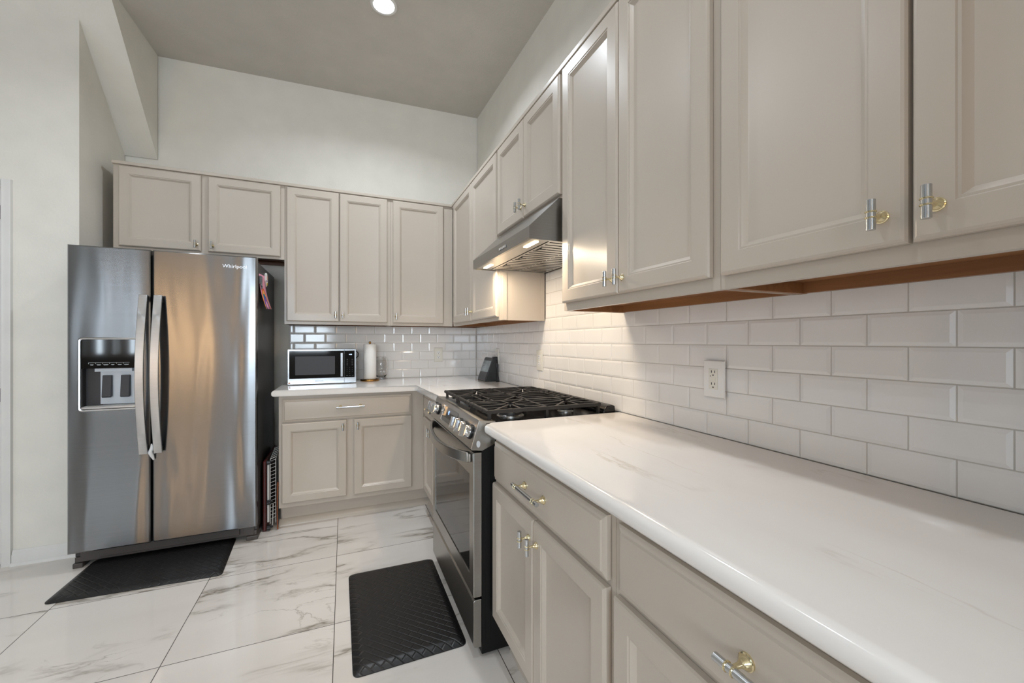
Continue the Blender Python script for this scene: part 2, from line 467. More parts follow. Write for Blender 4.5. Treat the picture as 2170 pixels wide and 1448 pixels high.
struct(mb.build('trim_1', 'trim_white', smooth=40), 'white door casing')
def baseboard(mb, x0, x1, y):
    P = [(0.0, 0.0), (0.015, 0.0), (0.015, 0.055), (0.011, 0.062), (0.011, 0.068), (0.006, 0.082), (0.0, 0.082)]
    mb.loft([[(x, y-w, z) for w, z in P] for x in (x0, x1)])
    Q = [(0.015, 0.0), (0.028, 0.0), (0.027, 0.008), (0.022, 0.015), (0.015, 0.017)]
    mb.loft([[(x, y-w, z) for w, z in Q] for x in (x0, x1)])
mb = MB(); baseboard(mb, -2.832, -2.548, -0.52)
struct(mb.build('baseboard_left', 'trim_white', smooth=40))

# ------------------------------------------------------------------ bevelled subway tiles
T = 0.0762
def tile(mb, F, u0, u1, v0, v1, edge=0.009):
    g = 0.0009
    u0 += g; u1 -= g; v0 += g; v1 -= g
    if u1-u0 < 0.012 or v1-v0 < 0.012: return
    e = edge
    R = [[F(u0, v0, 0.0015), F(u1, v0, 0.0015), F(u1, v1, 0.0015), F(u0, v1, 0.0015)]]
    R.append([F(u0+0.0006, v0+0.0006, 0.0035), F(u1-0.0006, v0+0.0006, 0.0035), F(u1-0.0006, v1-0.0006, 0.0035), F(u0+0.0006, v1-0.0006, 0.0035)])
    eu = min(e, (u1-u0)*0.3)
    R.append([F(u0+eu, v0+e, 0.0050), F(u1-eu, v0+e, 0.0050), F(u1-eu, v1-e, 0.0050), F(u0+eu, v1-e, 0.0050)])
    mb.loft(R, cap=True)
def tiled(mb, F, u_min, u_max, rows, joint0, z0, ztop, cut=None):
    for r in range(rows):
        v0 = z0+r*T; v1 = min(v0+T, ztop)
        j = joint0+(T if r % 2 == 0 else 0)
        k = math.floor((u_min-j)/(2*T))
        u = j+k*2*T
        while u < u_max:
            a, b = max(u, u_min), min(u+2*T, u_max)
            if cut and v0 > cut[2]-0.03:
                a, b = max(a, cut[0]), min(b, cut[1])
            if b-a > 0.012: tile(mb, F, a, b, v0, v1)
            u += 2*T
mb = MB()
mb.mi = 1; mb.box(-1.548, -0.001, -0.0018, 0.004, 0.914, 1.40); mb.mi = 0
tiled(mb, frame_back(0.0), -1.548, -0.006, 6, 0.007-40*T, 0.9145, 1.40)
tag(mb.build('backsplash', ['tile_white', 'grout'], smooth=0), 'glossy white subway tile backsplash on the back wall behind the microwave', 'backsplash')
mb = MB()
mb.mi = 1; mb.box(-0.0018, 0.004, -3.75, 0.0, 0.914, 1.40); mb.box(-0.0018, 0.004, -2.165, -1.41, 1.40, 1.66); mb.mi = 0
tiled(mb, frame_right(0.0), -3.75, -0.008, 10, -3.2972-0*T-10*T, 0.9145, 1.66, (-2.164, -1.413, 1.39))
tag(mb.build('backsplash', ['tile_white', 'grout'], smooth=0), 'long glossy white subway tile backsplash on the wall behind the range', 'backsplash')

# ------------------------------------------------------------------ cabinets
# A: 'b' faces -y (back wall), 'r' faces -x (right wall).  u is x for 'b' and y for 'r'.
class Side:
    def __init__(s, k): s.k = k
    def box(s, mb, u0, u1, d0, d1, z0, z1):
        if s.k == 'b': mb.box(u0, u1, -d1, -d0, z0, z1)
        else: mb.box(-d1, -d0, u0, u1, z0, z1)
    def F(s, d): return frame_back(-d) if s.k == 'b' else frame_right(-d)
    def pt(s, u, d, z): return (u, -d, z) if s.k == 'b' else (-d, u, z)
def face_frame(mb, A, u0, u1, z0, z1, depth, openings):
    """solid front frame with door openings left out: built from stiles and rails"""
    us = sorted({u0, u1, *[o[0] for o in openings], *[o[1] for o in openings]})
    zs = sorted({z0, z1, *[o[2] for o in openings], *[o[3] for o in openings]})
    for a, b in zip(us, us[1:]):
        for c, d in zip(zs, zs[1:]):
            m = ((a+b)/2, (c+d)/2)
            if any(o[0] < m[0] < o[1] and o[2] < m[1] < o[3] for o in openings): continue
            A.box(mb, a, b, depth-0.019, depth, c, d)
def leaf(A, root, name, me_prof, u0, u1, z0, z1, depth):
    mb = MB(); rings(mb, A.F(depth+0.0015), u0, u1, z0, z1, me_prof)
    return mb.build(name, 'cabinet_paint', root, smooth=20)
def upper(kind, name, u0, u1, z0, z1, depth, doors, label, knobs, frame_u=None, low=0.03, wall_end=None):
    A = Side(kind); root = thing(name, A.pt((u0+u1)/2, depth/2, z0), label, 'cabinet', None)
    mb = MB()
    e = 0.002
    a, b = u0+e, u1-e
    A.box(mb, a, a+0.016, 0.008, depth-0.019, z0+low, z1); A.box(mb, b-0.016, b, 0.008, depth-0.019, z0+low, z1)
    A.box(mb, a, a+0.002, 0.008, depth-0.019, z0, z0+low); A.box(mb, b-0.002, b, 0.008, depth-0.019, z0, z0+low)
    A.box(mb, a+0.016, b-0.016, 0.008, depth-0.019, z1-0.016, z1)
    if wall_end is not None:                         # painted strips on the end panel that shows beside the hood
        A.box(mb, a-0.004, a+0.001, 0.010, 0.034, z0+0.002, z1) if wall_end < 0 else None
        A.box(mb, a-0.004, a+0.001, depth-0.045, depth-0.019, z0+0.002, z1)
    mb.build('carcass', 'cabinet_paint', root, smooth=0)
    mb = MB()
    A.box(mb, a+0.016, b-0.016, 0.008, depth-0.019, z0+low, z0+low+0.012)
    wd = 'maple_y' if kind == 'r' else 'maple_x'
    A.box(mb, a+0.002, a+0.016, 0.008, depth-0.019, z0+0.001, z0+low); A.box(mb, b-0.016, b-0.002, 0.008, depth-0.019, z0+0.001, z0+low)
    mb.build('bottom_panel', wd, root, smooth=0)
    mb = MB(); A.box(mb, a+0.016, b-0.016, 0.008, 0.024, z0+0.002, z0+low)
    mb.build('hanging_rail', wd, root, smooth=0)
    mb = MB()
    ops = [(d[0]+0.012, d[1]-0.012, d[2]+0.012, d[3]-0.012) for d in doors]
    face_frame(mb, A, (frame_u or (u0, u1))[0]+0.0005, (frame_u or (u0, u1))[1]-0.0005, z0, z1, depth, ops)
    mb.build('face_frame', 'cabinet_paint', root, smooth=0)
    for d, k in zip(doors, knobs):
        L = leaf(A, root, 'door', DOOR, d[0], d[1], d[2], d[3], depth)
        if k: hardware(KNOB_ME, 'knob', L, A.pt(k[0], depth+0.0205, k[1]), kind == 'r')
    return root
TOP = 2.362
UB = 1.357
upper('b', 'wall_cabinet', -2.497, -1.547, 1.822, TOP, 0.305, [(-2.466, -2.038, 1.838, 2.348), (-1.999, -1.571, 1.838, 2.348)],
      'greige two-door wall cabinet above the refrigerator', [(-2.062, 1.878), (-1.972, 1.878)])
upper('b', 'wall_cabinet', -1.547, -0.808, UB, TOP, 0.305, [(-1.532, -1.185, 1.378, 2.348), (-1.180, -0.834, 1.378, 2.348)],
      'tall greige two-door wall cabinet above the microwave', [(-1.208, 1.428), (-1.157, 1.428)])
upper('b', 'wall_cabinet', -0.808, -0.012, UB, TOP, 0.305, [(-0.792, -0.388, 1.378, 2.348)],
      'tall greige single-door wall cabinet on the back wall beside the corner', [(-0.768, 1.428)], frame_u=(-0.808, -0.3065))
upper('r', 'wall_cabinet', -1.412, -0.327, UB, TOP, 0.305, [(-1.401, -0.900, 1.378, 2.348), (-0.895, -0.392, 1.378, 2.348)],
      'greige wall cabinet on the right wall between corner and range hood', [(-0.922, 1.44), (-0.872, 1.44)], wall_end=-1)
upper('r', 'wall_cabinet', -2.166, -1.412, 1.832, TOP, 0.305, [(-1.787, -1.420, 1.848, 2.348), (-2.152, -1.792, 1.848, 2.348)],
      'short greige two-door wall cabinet above the range hood', [(-1.764, 1.905), (-1.816, 1.905)])
upper('r', 'wall_cabinet', -2.920, -2.166, UB, TOP, 0.305, [(-2.541, -2.178, 1.388, 2.348), (-2.899, -2.546, 1.388, 2.348)],
      'tall greige two-door wall cabinet directly beside the near side of the range hood', [(-2.518, 1.437), (-2.569, 1.437)])
upper('r', 'wall_cabinet', -3.690, -2.920, UB, TOP, 0.305, [(-3.278, -2.932, 1.388, 2.348), (-3.650, -3.284, 1.388, 2.348)],
      'largest-looking greige two-door wall cabinet, nearest the viewer, over the long countertop', [(-3.247, 1.437), (-3.315, 1.437)])
# thin moulding along the top of the wall cabinets
mb = MB()
mb.box(-2.500, -0.3065, -0.322, -0.30, TOP-0.006, TOP+0.014); mb.box(-2.500, -0.3065, -0.316, -0.02, TOP+0.001, TOP+0.010)
mb.box(-0.322, -0.30, -3.69, -0.3235, TOP-0.006, TOP+0.014); mb.box(-0.316, -0.02, -3.69, -0.3235, TOP+0.001, TOP+0.010)
struct(mb.build('trim_2', 'cabinet_paint', smooth=0, bevel=0.002), 'greige moulding strip along the cabinet tops')

def base(kind, name, u0, u1, depth, drawers, doors, label, pulls, knobs, frame_u=None, toe_u=None):
    A = Side(kind); root = thing(name, A.pt((u0+u1)/2, depth/2, 0), label, 'cabinet')
    mb = MB(); e = 0.001; a, b = u0+e, u1-e
    for p, q in ((a, a+0.016), (b-0.016, b)):
        A.box(mb, p, q, 0.01, depth-0.019, 0.135, 0.872); A.box(mb, p, q, 0.01, depth-0.086, 0.0, 0.135)
    A.box(mb, a+0.016, b-0.016, 0.01, depth-0.019, 0.135, 0.151)
    mb.build('carcass', 'cabinet_paint', root, smooth=0)
    f = frame_u or (u0, u1)
    t = toe_u or f
    mb = MB(); A.box(mb, t[0]+0.001, t[1]-0.001, depth-0.085, depth-0.070, 0.0, 0.135)
    mb.build('toe_kick', 'cabinet_paint', root, smooth=0)
    mb = MB()
    ops = [(d[0]+0.012, d[1]-0.012, d[2]+0.012, d[3]-0.012) for d in drawers+doors]
    face_frame(mb, A, f[0]+0.0005, f[1]-0.0005, 0.135, 0.872, depth, ops)
    mb.build('face_frame', 'cabinet_paint', root, smooth=0)
    for d, k in zip(drawers, pulls):
        L = leaf(A, root, 'drawer', DRAWER, *d, depth)
        if k: hardware(PULL_ME, 'pull_handle', L, A.pt(k[0], depth+0.0205, k[1]), kind == 'r')
    for d, k in zip(doors, knobs):
        L = leaf(A, root, 'door', DOOR, *d, depth)
        if k: hardware(KNOB_ME, 'knob', L, A.pt(k[0], depth+0.0205, k[1]), kind == 'r')
    return root
BD = 0.600
base('b', 'base_cabinet', -1.545, -0.012, BD, [(-1.525, -0.690, 0.700, 0.848)], [(-1.527, -1.132, 0.165, 0.690), (-1.086, -0.690, 0.165, 0.690)],
     'greige base cabinet below the microwave with one wide drawer', [(-1.108, 0.782)], [(-1.157, 0.648), (-1.061, 0.648)], frame_u=(-1.545, -0.6015), toe_u=(-1.535, -0.531))
base('r', 'base_cabinet', -1.374, -0.603, BD, [(-1.355, -0.690, 0.700, 0.848)], [(-1.355, -1.027, 0.165, 0.690), (-1.022, -0.690, 0.165, 0.690)],
     'greige base cabinet on the right wall between the corner and the range', [(-1.022, 0.782)], [(-1.049, 0.640), (-1.000, 0.640)])
base('r', 'base_cabinet', -2.902, -2.146, BD, [(-2.885, -2.165, 0.700, 0.845)], [(-2.517, -2.155, 0.165, 0.685), (-2.885, -2.522, 0.165, 0.685)],
     'greige base cabinet beside the near side of the range', [(-2.530, 0.775)], [(-2.493, 0.622), (-2.547, 0.622)])
base('r', 'base_cabinet', -3.690, -2.902, BD, [(-3.660, -2.925, 0.700, 0.845)], [(-3.284, -2.914, 0.165, 0.685), (-3.660, -3.290, 0.165, 0.685)],
     'greige base cabinet nearest the viewer, second along from the range', [(-3.292, 0.775)], [(-3.262, 0.622), (-3.312, 0.622)])
# painted shoe mouldings at the toe kicks
mb = MB()
Q = [(0.0, 0.0), (0.034, 0.0), (0.032, 0.010), (0.022, 0.020), (0.012, 0.034), (0.0, 0.040)]
mb.loft([[(x, -(BD-0.070)-0.0005-w, z) for w, z in Q] for x in (-1.549, -0.531)])
mb.loft([[(-(BD-0.070)-0.0005-w, y, z) for w, z in Q] for y in (-1.374, -0.566)])
mb.loft([[(-(BD-0.070)-0.0005-w*0.4, y, z*0.4) for w, z in Q] for y in (-3.69, -2.146)])
struct(mb.build('trim_3', 'cabinet_paint', smooth=40), 'greige shoe moulding at the toe kicks')

# ------------------------------------------------------------------ worktops
def worktop(name, poly, front, label):
    """poly: outline at the top; front: indices of edges with a rounded nosing"""
    mb = MB(); bm = mb.bm
    lo = [bm.verts.new((x, y, 0.8735)) for x, y in poly]; hi = [bm.verts.new((x, y, 0.914)) for x, y in poly]
    n = len(poly)
    bm.faces.new(hi); bm.faces.new(list(reversed(lo)))
    for i in range(n):
        j = (i+1) % n; bm.faces.new((lo[i], lo[j], hi[j], hi[i]))
    eds = []
    for i in front:
        j = (i+1) % n
        for a, b in ((hi[i], hi[j]), (lo[i], lo[j])):
            e = bm.edges.get((a, b)); eds.append(e)
    bmesh.ops.bevel(bm, geom=eds, offset=0.017, segments=5, affect='EDGES', profile=0.5)
    return tag(mb.build(name, 'quartz_top', smooth=30), label, 'countertop')
worktop('countertop', [(-1.580, -0.0075), (-1.580, -0.652), (-0.652, -0.652), (-0.652, -1.372), (-0.0075, -1.372), (-0.0075, -0.0075)], [0, 1, 2],
        'white quartz corner countertop under the microwave, left of the range')
worktop('countertop', [(-0.0075, -2.1435), (-0.635, -2.1435), (-0.652, -2.160), (-0.652, -3.72), (-0.0075, -3.72)], [1, 2],
        'long white quartz countertop with beige veins, right of the range')

# ------------------------------------------------------------------ refrigerator
def arc_box(mb, x0, x1, y0, y1, z0, z1): mb.box(x0, x1, y0, y1, z0, z1)
fr = thing('refrigerator', (-2.075, -0.40, 0), 'stainless steel side-by-side refrigerator with water dispenser', 'refrigerator')
mb = MB(); mb.box(-2.500, -1.648, -0.690, -0.035, 0.055, 1.728)
mb.build('body', 'fridge_side', fr, smooth=30, bevel=0.004)
FY = -0.750
# left door with a real recess for the dispenser
dx0, dx1, dz0, dz1 = -2.452, -2.212, 0.862, 1.243
mb = MB(); bm = mb.bm
def fp(x, z, y=FY): return (x, y, z)
xa, xb, za, zb = -2.505, -2.157, 0.098, 1.747
e = 0.006
O = [(xa+e, za+e), (xb-e, za+e), (xb-e, zb-e), (xa+e, zb-e)]; H = [(dx0, dz0), (dx1, dz0), (dx1, dz1), (dx0, dz1)]
for i in range(4):
    j = (i+1) % 4
    mb.face([fp(*O[i]), fp(*O[j]), fp(*H[j]), fp(*H[i])])
    mb.face([fp(*H[i]), fp(*H[j]), fp(*H[j], FY+0.05), fp(*H[i], FY+0.05)])
E_ = [(xa, za), (xb, za), (xb, zb), (xa, zb)]
for i in range(4):
    j = (i+1) % 4
    mb.face([fp(*E_[i], FY+0.006), fp(*E_[j], FY+0.006), fp(*O[j]), fp(*O[i])])
    mb.face([fp(*E_[i], -0.700), fp(*E_[j], -0.700), fp(*E_[j], FY+0.006), fp(*E_[i], FY+0.006)])
mb.face([fp(*p, -0.700) for p in E_])
ld = mb.build('door', 'fridge_steel', fr, smooth=0)
mb = MB(); rings(mb, frame_back(-0.700), -2.145, -1.644, za, zb, [(0, 0), (0, 0.044), (0.0018, 0.048), (0.006, 0.050)])
rd = mb.build('door', 'fridge_steel', fr, smooth=25)
for x0, x1 in ((-2.498, -2.164), (-2.138, -1.651)):
    mb = MB(); mb.box(x0, x1, -0.6995, -0.6905, 0.105, 1.735); mb.build('door_gasket', 'black_plastic', fr, smooth=0)
def fridge_handle(xc, door):
    mb = MB(); pts = []
    for i in range(17):
        s = i/16; z = 0.605+s*0.885; y = -0.774-0.052*math.sin(PI*s)
        pts.append((xc, y, z))
    mb.tube(pts, 0, flat=(0.019, 0.0055, (1, 0, 0)))
    o = mb.build('handle', 'handle_steel', door, smooth=50, bevel=0.002)
    for z, y in ((0.625, -0.776), (1.470, -0.776)):
        mb = MB(); mb.box(xc-0.012, xc+0.012, y+0.004, FY-0.0005, z-0.016, z+0.016); mb.build('handle_mount', 'black_plastic', door, smooth=0)
fridge_handle(-2.178, ld); fridge_handle(-2.113, rd)
# dispenser
mb = MB(); t_ = 0.010
R0 = [(dx0-t_, dz0-t_), (dx1+t_, dz0-t_), (dx1+t_, dz1+t_), (dx0-t_, dz1+t_)]
def rr(x0, x1, z0, z1, r, y, n=5):
    P = []
    for cx, cz, a0 in ((x1-r, z1-r, 0), (x0+r, z1-r, PI/2), (x0+r, z0+r, PI), (x1-r, z0+r, 1.5*PI)):
        for k in range(n+1):
            a = a0+k*PI/2/n; P.append((cx+r*math.cos(a), y, cz+r*math.sin(a)))
    return P
mb.loft([rr(dx0+0.001, dx1-0.001, dz0+0.001, dz1-0.001, 0.012, FY+0.03), rr(dx0+0.001, dx1-0.001, dz0+0.001, dz1-0.001, 0.012, FY-0.002),
         rr(dx0-0.006, dx1+0.006, dz0-0.006, dz1+0.006, 0.017, FY-0.004), rr(dx0-0.010, dx1+0.010, dz0-0.010, dz1+0.010, 0.020, FY-0.0004)], cap=False)
dr = mb.build('dispenser_bezel', 'handle_steel', ld, smooth=40)
mb = MB()
mb.box(dx0+0.002, dx1-0.002, FY+0.003, FY+0.045, 1.085, dz1-0.002)
mb.build('dispenser_panel', 'fascia_glass', ld, smooth=0)
mb = MB()
for k in range(6):
    u = -2.420+k*0.029
    mb.box(u, u+0.0275, FY+0.0020, FY+0.0028, 1.1155, 1.1165)
    mb.box(u, u+0.0010, FY+0.0020, FY+0.0028, 1.109, 1.1165)
    w = 0.018+0.004*((k*7) % 3-1)
    mb.box(u+0.014-w/2, u+0.014+w/2, FY+0.0020, FY+0.0028, 1.1050, 1.1065)
    mb.box(u+0.014-w/2.6, u+0.014+w/2.6, FY+0.0020, FY+0.0028, 1.1020, 1.1032)
mb.build('panel_icons', 'print_white', ld, smooth=0)
mb = MB()
mb.box(dx0+0.002, dx0+0.006, FY+0.004, FY+0.049, dz0+0.02, 1.083); mb.box(dx0+0.006, -2.385, FY+0.040, FY+0.049, dz0+0.02, 1.083)
mb.build('dispenser_wall', 'grey_plastic', ld, smooth=0)
mb = MB(); mb.box(-2.385, dx1-0.002, FY+0.038, FY+0.049, dz0+0.024, 1.083)
mb.box(-2.400, dx1-0.03, FY+0.016, FY+0.038, 1.066, 1.083)
mb.build('dispenser_backplate', 'dispenser_grey', ld, smooth=0)
for u in (-2.353, -2.275):
    mb = MB(); mb.prism([(FY+0.037, 1.045), (FY+0.026, 1.045), (FY+0.016, 0.928), (FY+0.020, 0.922), (FY+0.037, 0.930)], 'x', u-0.020, u+0.020)
    mb.build('paddle', 'grey_plastic', ld, smooth=0, bevel=0.003)
mb = MB(); mb.box(dx0+0.004, dx1-0.004, FY-0.001, FY+0.048, dz0+0.004, dz0+0.016)
for k in range(5): mb.box(dx0+0.01, dx1-0.01, FY+0.006+k*0.008, FY+0.010+k*0.008, dz0+0.016, dz0+0.019)
mb.build('drip_tray', 'handle_steel', ld, smooth=0, bevel=0.001)
mb = MB(); text_mesh(mb, 'Whirlpool', 0.030, lambda u, v, w: (-1.755+u, FY-w, 1.672+v), 0.0006)
tag(mb.build('lettering', 'lettering', rd, smooth=0), 'small raised silver lettering')
# base grille, hinge covers and front feet
mb = MB(); mb.box(-2.475, -1.665, -0.700, -0.676, 0.030, 0.090); mb.box(-2.39, -1.74, -0.712, -0.700, 0.046, 0.090)
mb.build('base_grille', 'taupe_plastic', fr, smooth=0, bevel=0.003)
for x0, x1 in ((-2.505, -2.462), (-1.706, -1.645)):
    mb = MB(); mb.box(x0, x1, -0.705, -0.60, 0.0, 0.026); mb.box(x0+0.006, x1-0.006, -0.697, -0.62, 0.026, 0.056)
    mb.build('foot', 'taupe_plastic', fr, smooth=0, bevel=0.004)
for x0, x1 in ((-2.500, -2.43), (-1.72, -1.650)):
    mb = MB(); mb.box(x0, x1, -0.745, -0.640, 1.7285, 1.742)
    mb.tube([((x0+x1)/2, -0.724, 1.742), ((x0+x1)/2, -0.724, 1.7495)], 0.012, 12)
    mb.build('hinge_cover', 'black_plastic', fr, smooth=30, bevel=0.003)
# a scrap of white wrapping caught between the fridge handles
mb = MB()
P0 = [(-2.148, -0.757, 0.655), (-2.1435, -0.766, 0.635), (-2.150, -0.770, 0.61), (-2.1435, -0.764, 0.590), (-2.137, -0.760, 0.566)]
mb.tube(P0, [0.003, 0.0085, 0.011, 0.010, 0.004], 7)
tag(mb.build('cloth_scrap', 'plush_white', smooth=60), 'small crumpled white scrap wedged between the two fridge doors', 'scrap')

# magnets and a drawing on the fridge side
FX = -1.648
mb = MB(); N = 10; bm = mb.bm
uvl = bm.loops.layers.uv.new('UVMap'); grid = []
for i in range(N+1):
    s = i/N; row = []
    for jx in range(5):
        t = jx/4
        y = -0.655+0.012*s+t*0.20; z = 1.662-0.222*s+0.012*t; x = FX+0.0012+0.040*s*s
        row.append((bm.verts.new((x, y, z)), (t, 1-s)))
    grid.append(row)
for i in range(N):
    for jx in range(4):
        q = (grid[i][jx], grid[i][jx+1], grid[i+1][jx+1], grid[i+1][jx])
        f = bm.faces.new([p[0] for p in q])
        for lp, p in zip(f.loops, q): lp[uvl].uv = p[1]
o = mb.build('drawing', 'rainbow_drawing', smooth=60)
sm = o.modifiers.new('thick', 'SOLIDIFY'); sm.thickness = 0.0006; sm.offset = 1
tag(o, 'pink paper with a crayon rainbow hanging on the fridge side', 'drawing')
mb = MB(); mb.box(FX+0.0030, FX+0.012, -0.655, -0.600, 1.598, 1.648)
mb.mi = 1; mb.box(FX+0.012, FX+0.0128, -0.640, -0.615, 1.608, 1.630); mb.mi = 0
for a, b, r in ((-0.635, 1.590, 0.010), (-0.612, 1.583, 0.009), (-0.628, 1.571, 0.008)):
    mb.lathe([(0.001, 0.004), (r, 0.006), (r*0.8, 0.012), (0.001, 0.014)], (FX+0.003, a, b), 'X', 10)
tag(mb.build('magnet', ['sticker_grey', 'lettering_grey'], smooth=30), 'grey house-shaped magnet pinning the rainbow drawing', 'magnet', 'fridge magnets')
mb = MB(); c0 = (FX+0.001, -0.435, 1.655)
poly = [(-0.030, -0.012), (-0.005, -0.052), (0.028, -0.034), (0.036, 0.008), (0.006, 0.045), (-0.022, 0.030)]
mb.loft([[(c0[0]+h, c0[1]+a*k, c0[2]+b*k) for a, b in poly] for h, k in ((0, 1), (0.008, 1), (0.011, 0.9))])
mb.mi = 1; mb.box(c0[0]+0.011, c0[0]+0.0122, c0[1]+0.000, c0[1]+0.024, c0[2]-0.002, c0[2]+0.022)
mb.mi = 2; mb.box(c0[0]+0.011, c0[0]+0.0122, c0[1]-0.012, c0[1]+0.018, c0[2]-0.040, c0[2]-0.024)
mb.mi = 3; mb.box(c0[0]+0.011, c0[0]+0.0122, c0[1]-0.014, c0[1]+0.006, c0[2]-0.018, c0[2]-0.006)
tag(mb.build('magnet', ['paper_white', 'sticker_peach', 'sticker_yellow', 'sticker_violet'], smooth=30), 'white faceted magnet with yellow tip beside the drawing', 'magnet', 'fridge magnets')

# ------------------------------------------------------------------ things stored between fridge and base cabinet
mb = MB(); mb.box(-1.634, -1.614, -0.610, -0.16, 0.001, 0.455)
tag(mb.build('serving_board', 'dark_red_wood', smooth=0, bevel=0.006), 'dark red wooden board standing beside the fridge', 'board')
rk = thing('folding_rack', (-1.585, -0.4, 0), 'folded white wire rack with black clips beside the base cabinet', 'rack')
mb = MB(); mb.box(-1.610, -1.598, -0.602, -0.588, 0.055, 0.430)
mb.build('post', 'wire_white', rk, smooth=0, bevel=0.003)
mb = MB()
for k in range(17):
    z = 0.075+k*0.0235; mb.tube([(-1.593, -0.598, z), (-1.563, -0.590, z+0.008)], 0.0013, 6)
for x, y in ((-1.593, -0.598), (-1.563, -0.590)): mb.tube([(x, y, 0.045), (x, y, 0.462)], 0.0020, 6)
mb.tube([(-1.580, -0.597, 0.03), (-1.577, -0.597, 0.17)], 0.0022, 6)
for k in range(6):
    y = -0.590+k*0.030; mb.tube([(-1.592, y, 0.463+k*0.006), (-1.562, y+0.012, 0.474+k*0.006)], 0.0020, 6)
mb.tube([(-1.593, -0.598, 0.460), (-1.590, -0.42, 0.496)], 0.0022, 6); mb.tube([(-1.563, -0.590, 0.462), (-1.560, -0.41, 0.502)], 0.0022, 6)
mb.build('wire_panel', 'wire_white', rk, smooth=40)
for z, s in ((0.445, 0.7), (0.185, 1.0), (0.020, 1.0)):
    mb = MB(); mb.box(-1.611, -1.611+0.020, -0.610, -0.592, z-0.013*s, z+0.016*s)
    mb.tube([(-1.602, -0.606, z), (-1.578, -0.598, z+0.006)], 0.0065*s, 8)
    mb.lathe([(0.001, -0.010), (0.011*s, -0.010), (0.011*s, 0.010), (0.001, 0.010)], (-1.600, -0.607, z), 'X', 12)
    mb.build('clip', 'black_plastic', rk, smooth=30)
mb = MB()
mb.tube([(-1.5495, -0.609, 0.006), (-1.5525, -0.609, 0.12), (-1.5515, -0.609, 0.22), (-1.549, -0.609, 0.30), (-1.548, -0.609, 0.315)], [0.004, 0.0032, 0.0036, 0.005, 0.003], 8)
for z in (0.012, 0.06, 0.28, 0.30): mb.lathe([(0.003, z-0.003), (0.0055, z), (0.003, z+0.003)], (-1.5497 if z < 0.1 else -1.549, -0.609, 0), 'Z', 8)
tag(mb.build('copper_rod', 'copper', smooth=40), 'thin copper rod leaning on the base cabinet beside the wire rack', 'rod')

# ------------------------------------------------------------------ range
rg = thing('range', (-0.36, -1.759, 0), 'stainless steel slide-in gas range with black grates', 'range')
RN, RF = -2.140, -1.378                            # near and far sides
mb = MB(); mb.box(-0.655, -0.015, RN+0.004, RF-0.004, 0.014, 0.900)
mb.box(-0.640, -0.62, RN+0.002, RN+0.004, 0.06, 0.86)
mb.build('body', 'black_side', rg, smooth=0, bevel=0.002)
for x in (-0.62, -0.08):
    for y in (RN+0.05, RF-0.05):
        mb = MB(); mb.tube([(x, y, 0.0), (x, y, 0.0155)], 0.016, 12); mb.build('levelling_foot', 'black_plastic', rg, smooth=40)
# oven door with a glazed window
mb = MB(); gy0, gy1, gz0, gz1 = -2.085, -1.433, 0.312, 0.706
fx = -0.690
Fr = lambda u, v, w: (fx-w, u, v)
a, b, c, d = RN, RF, 0.243, 0.800
O = [(a+0.003, c+0.003), (b-0.003, c+0.003), (b-0.003, d-0.003), (a+0.003, d-0.003)]; H = [(gy0, gz0), (gy1, gz0), (gy1, gz1), (gy0, gz1)]; E_ = [(a, c), (b, c), (b, d), (a, d)]
for i in range(4):
    j = (i+1) % 4
    mb.face([Fr(*O[i], 0), Fr(*O[j], 0), Fr(*H[j], 0), Fr(*H[i], 0)]); mb.face([Fr(*H[i], 0), Fr(*H[j], 0), Fr(*H[j], -0.006), Fr(*H[i], -0.006)])
    mb.face([Fr(*E_[i], -0.003), Fr(*E_[j], -0.003), Fr(*O[j], 0), Fr(*O[i], 0)]); mb.face([Fr(*E_[i], -0.032), Fr(*E_[j], -0.032), Fr(*E_[j], -0.003), Fr(*E_[i], -0.003)])
mb.face([Fr(*p, -0.032) for p in E_])
od = mb.build('oven_door', 'oven_steel', rg, smooth=0)
mb = MB(); mb.box(fx+0.003, fx+0.008, gy0+0.0005, gy1-0.0005, gz0+0.0005, gz1-0.0005)
mb.build('door_glass', 'fascia_glass', od, smooth=0)
mb = MB(); pts = []
for i in range(21):
    s = i/20; pts.append((-0.698-0.054*math.sin(PI*s)**0.7, RN+0.035+s*(RF-RN-0.07), 0.777-0.016*math.sin(PI*s)))
mb.tube(pts, 0, flat=(0.021, 0.009, (0, 0, 1)))
mb.box(-0.702, -0.6905, RN+0.028, RN+0.048, 0.757, 0.793); mb.box(-0.702, -0.6905, RF-0.048, RF-0.028, 0.757, 0.793)
mb.build('handle', 'oven_steel', od, smooth=60, bevel=0.004)
mb = MB()
mb.loft([[(fx-w, y, z) for w, z in ((-0.032, 0.046), (-0.004, 0.050), (0.0, 0.060), (0.0, 0.226), (-0.006, 0.232), (-0.032, 0.232))] for y in (RN, RF)])
mb.build('warming_drawer', 'oven_steel', rg, smooth=0, bevel=0.0015)
# sloping control panel
PN = [(-0.668, 0.925), (-0.701, 0.818), (-0.697, 0.812), (-0.655, 0.806), (-0.600, 0.830), (-0.600, 0.918)]
mb = MB(); mb.loft([[(x, y, z) for x, z in PN] for y in (RN, RF)])
cp = mb.build('control_panel', 'oven_steel', rg, smooth=0, bevel=0.0015)
nx, nz = -0.107, 0.033; ln = math.hypot(nx, nz); nx /= ln; nz /= ln       # outward normal
tx, tz = -0.033/0.112, -0.107/0.112
def pan(y, s, w): return (-0.668+tx*s+nx*w, y, 0.925+tz*s+nz*w)           # s down the slope, w out
def pan_box(mb, y0, y1, s0, s1, w0, w1):
    mb.loft([[pan(y0, s0, w), pan(y1, s0, w), pan(y1, s1, w), pan(y0, s1, w)] for w in (w0, w1)])
mb = MB(); pan_box(mb, -1.865, -1.600, 0.020, 0.090, 0.0003, 0.0016)
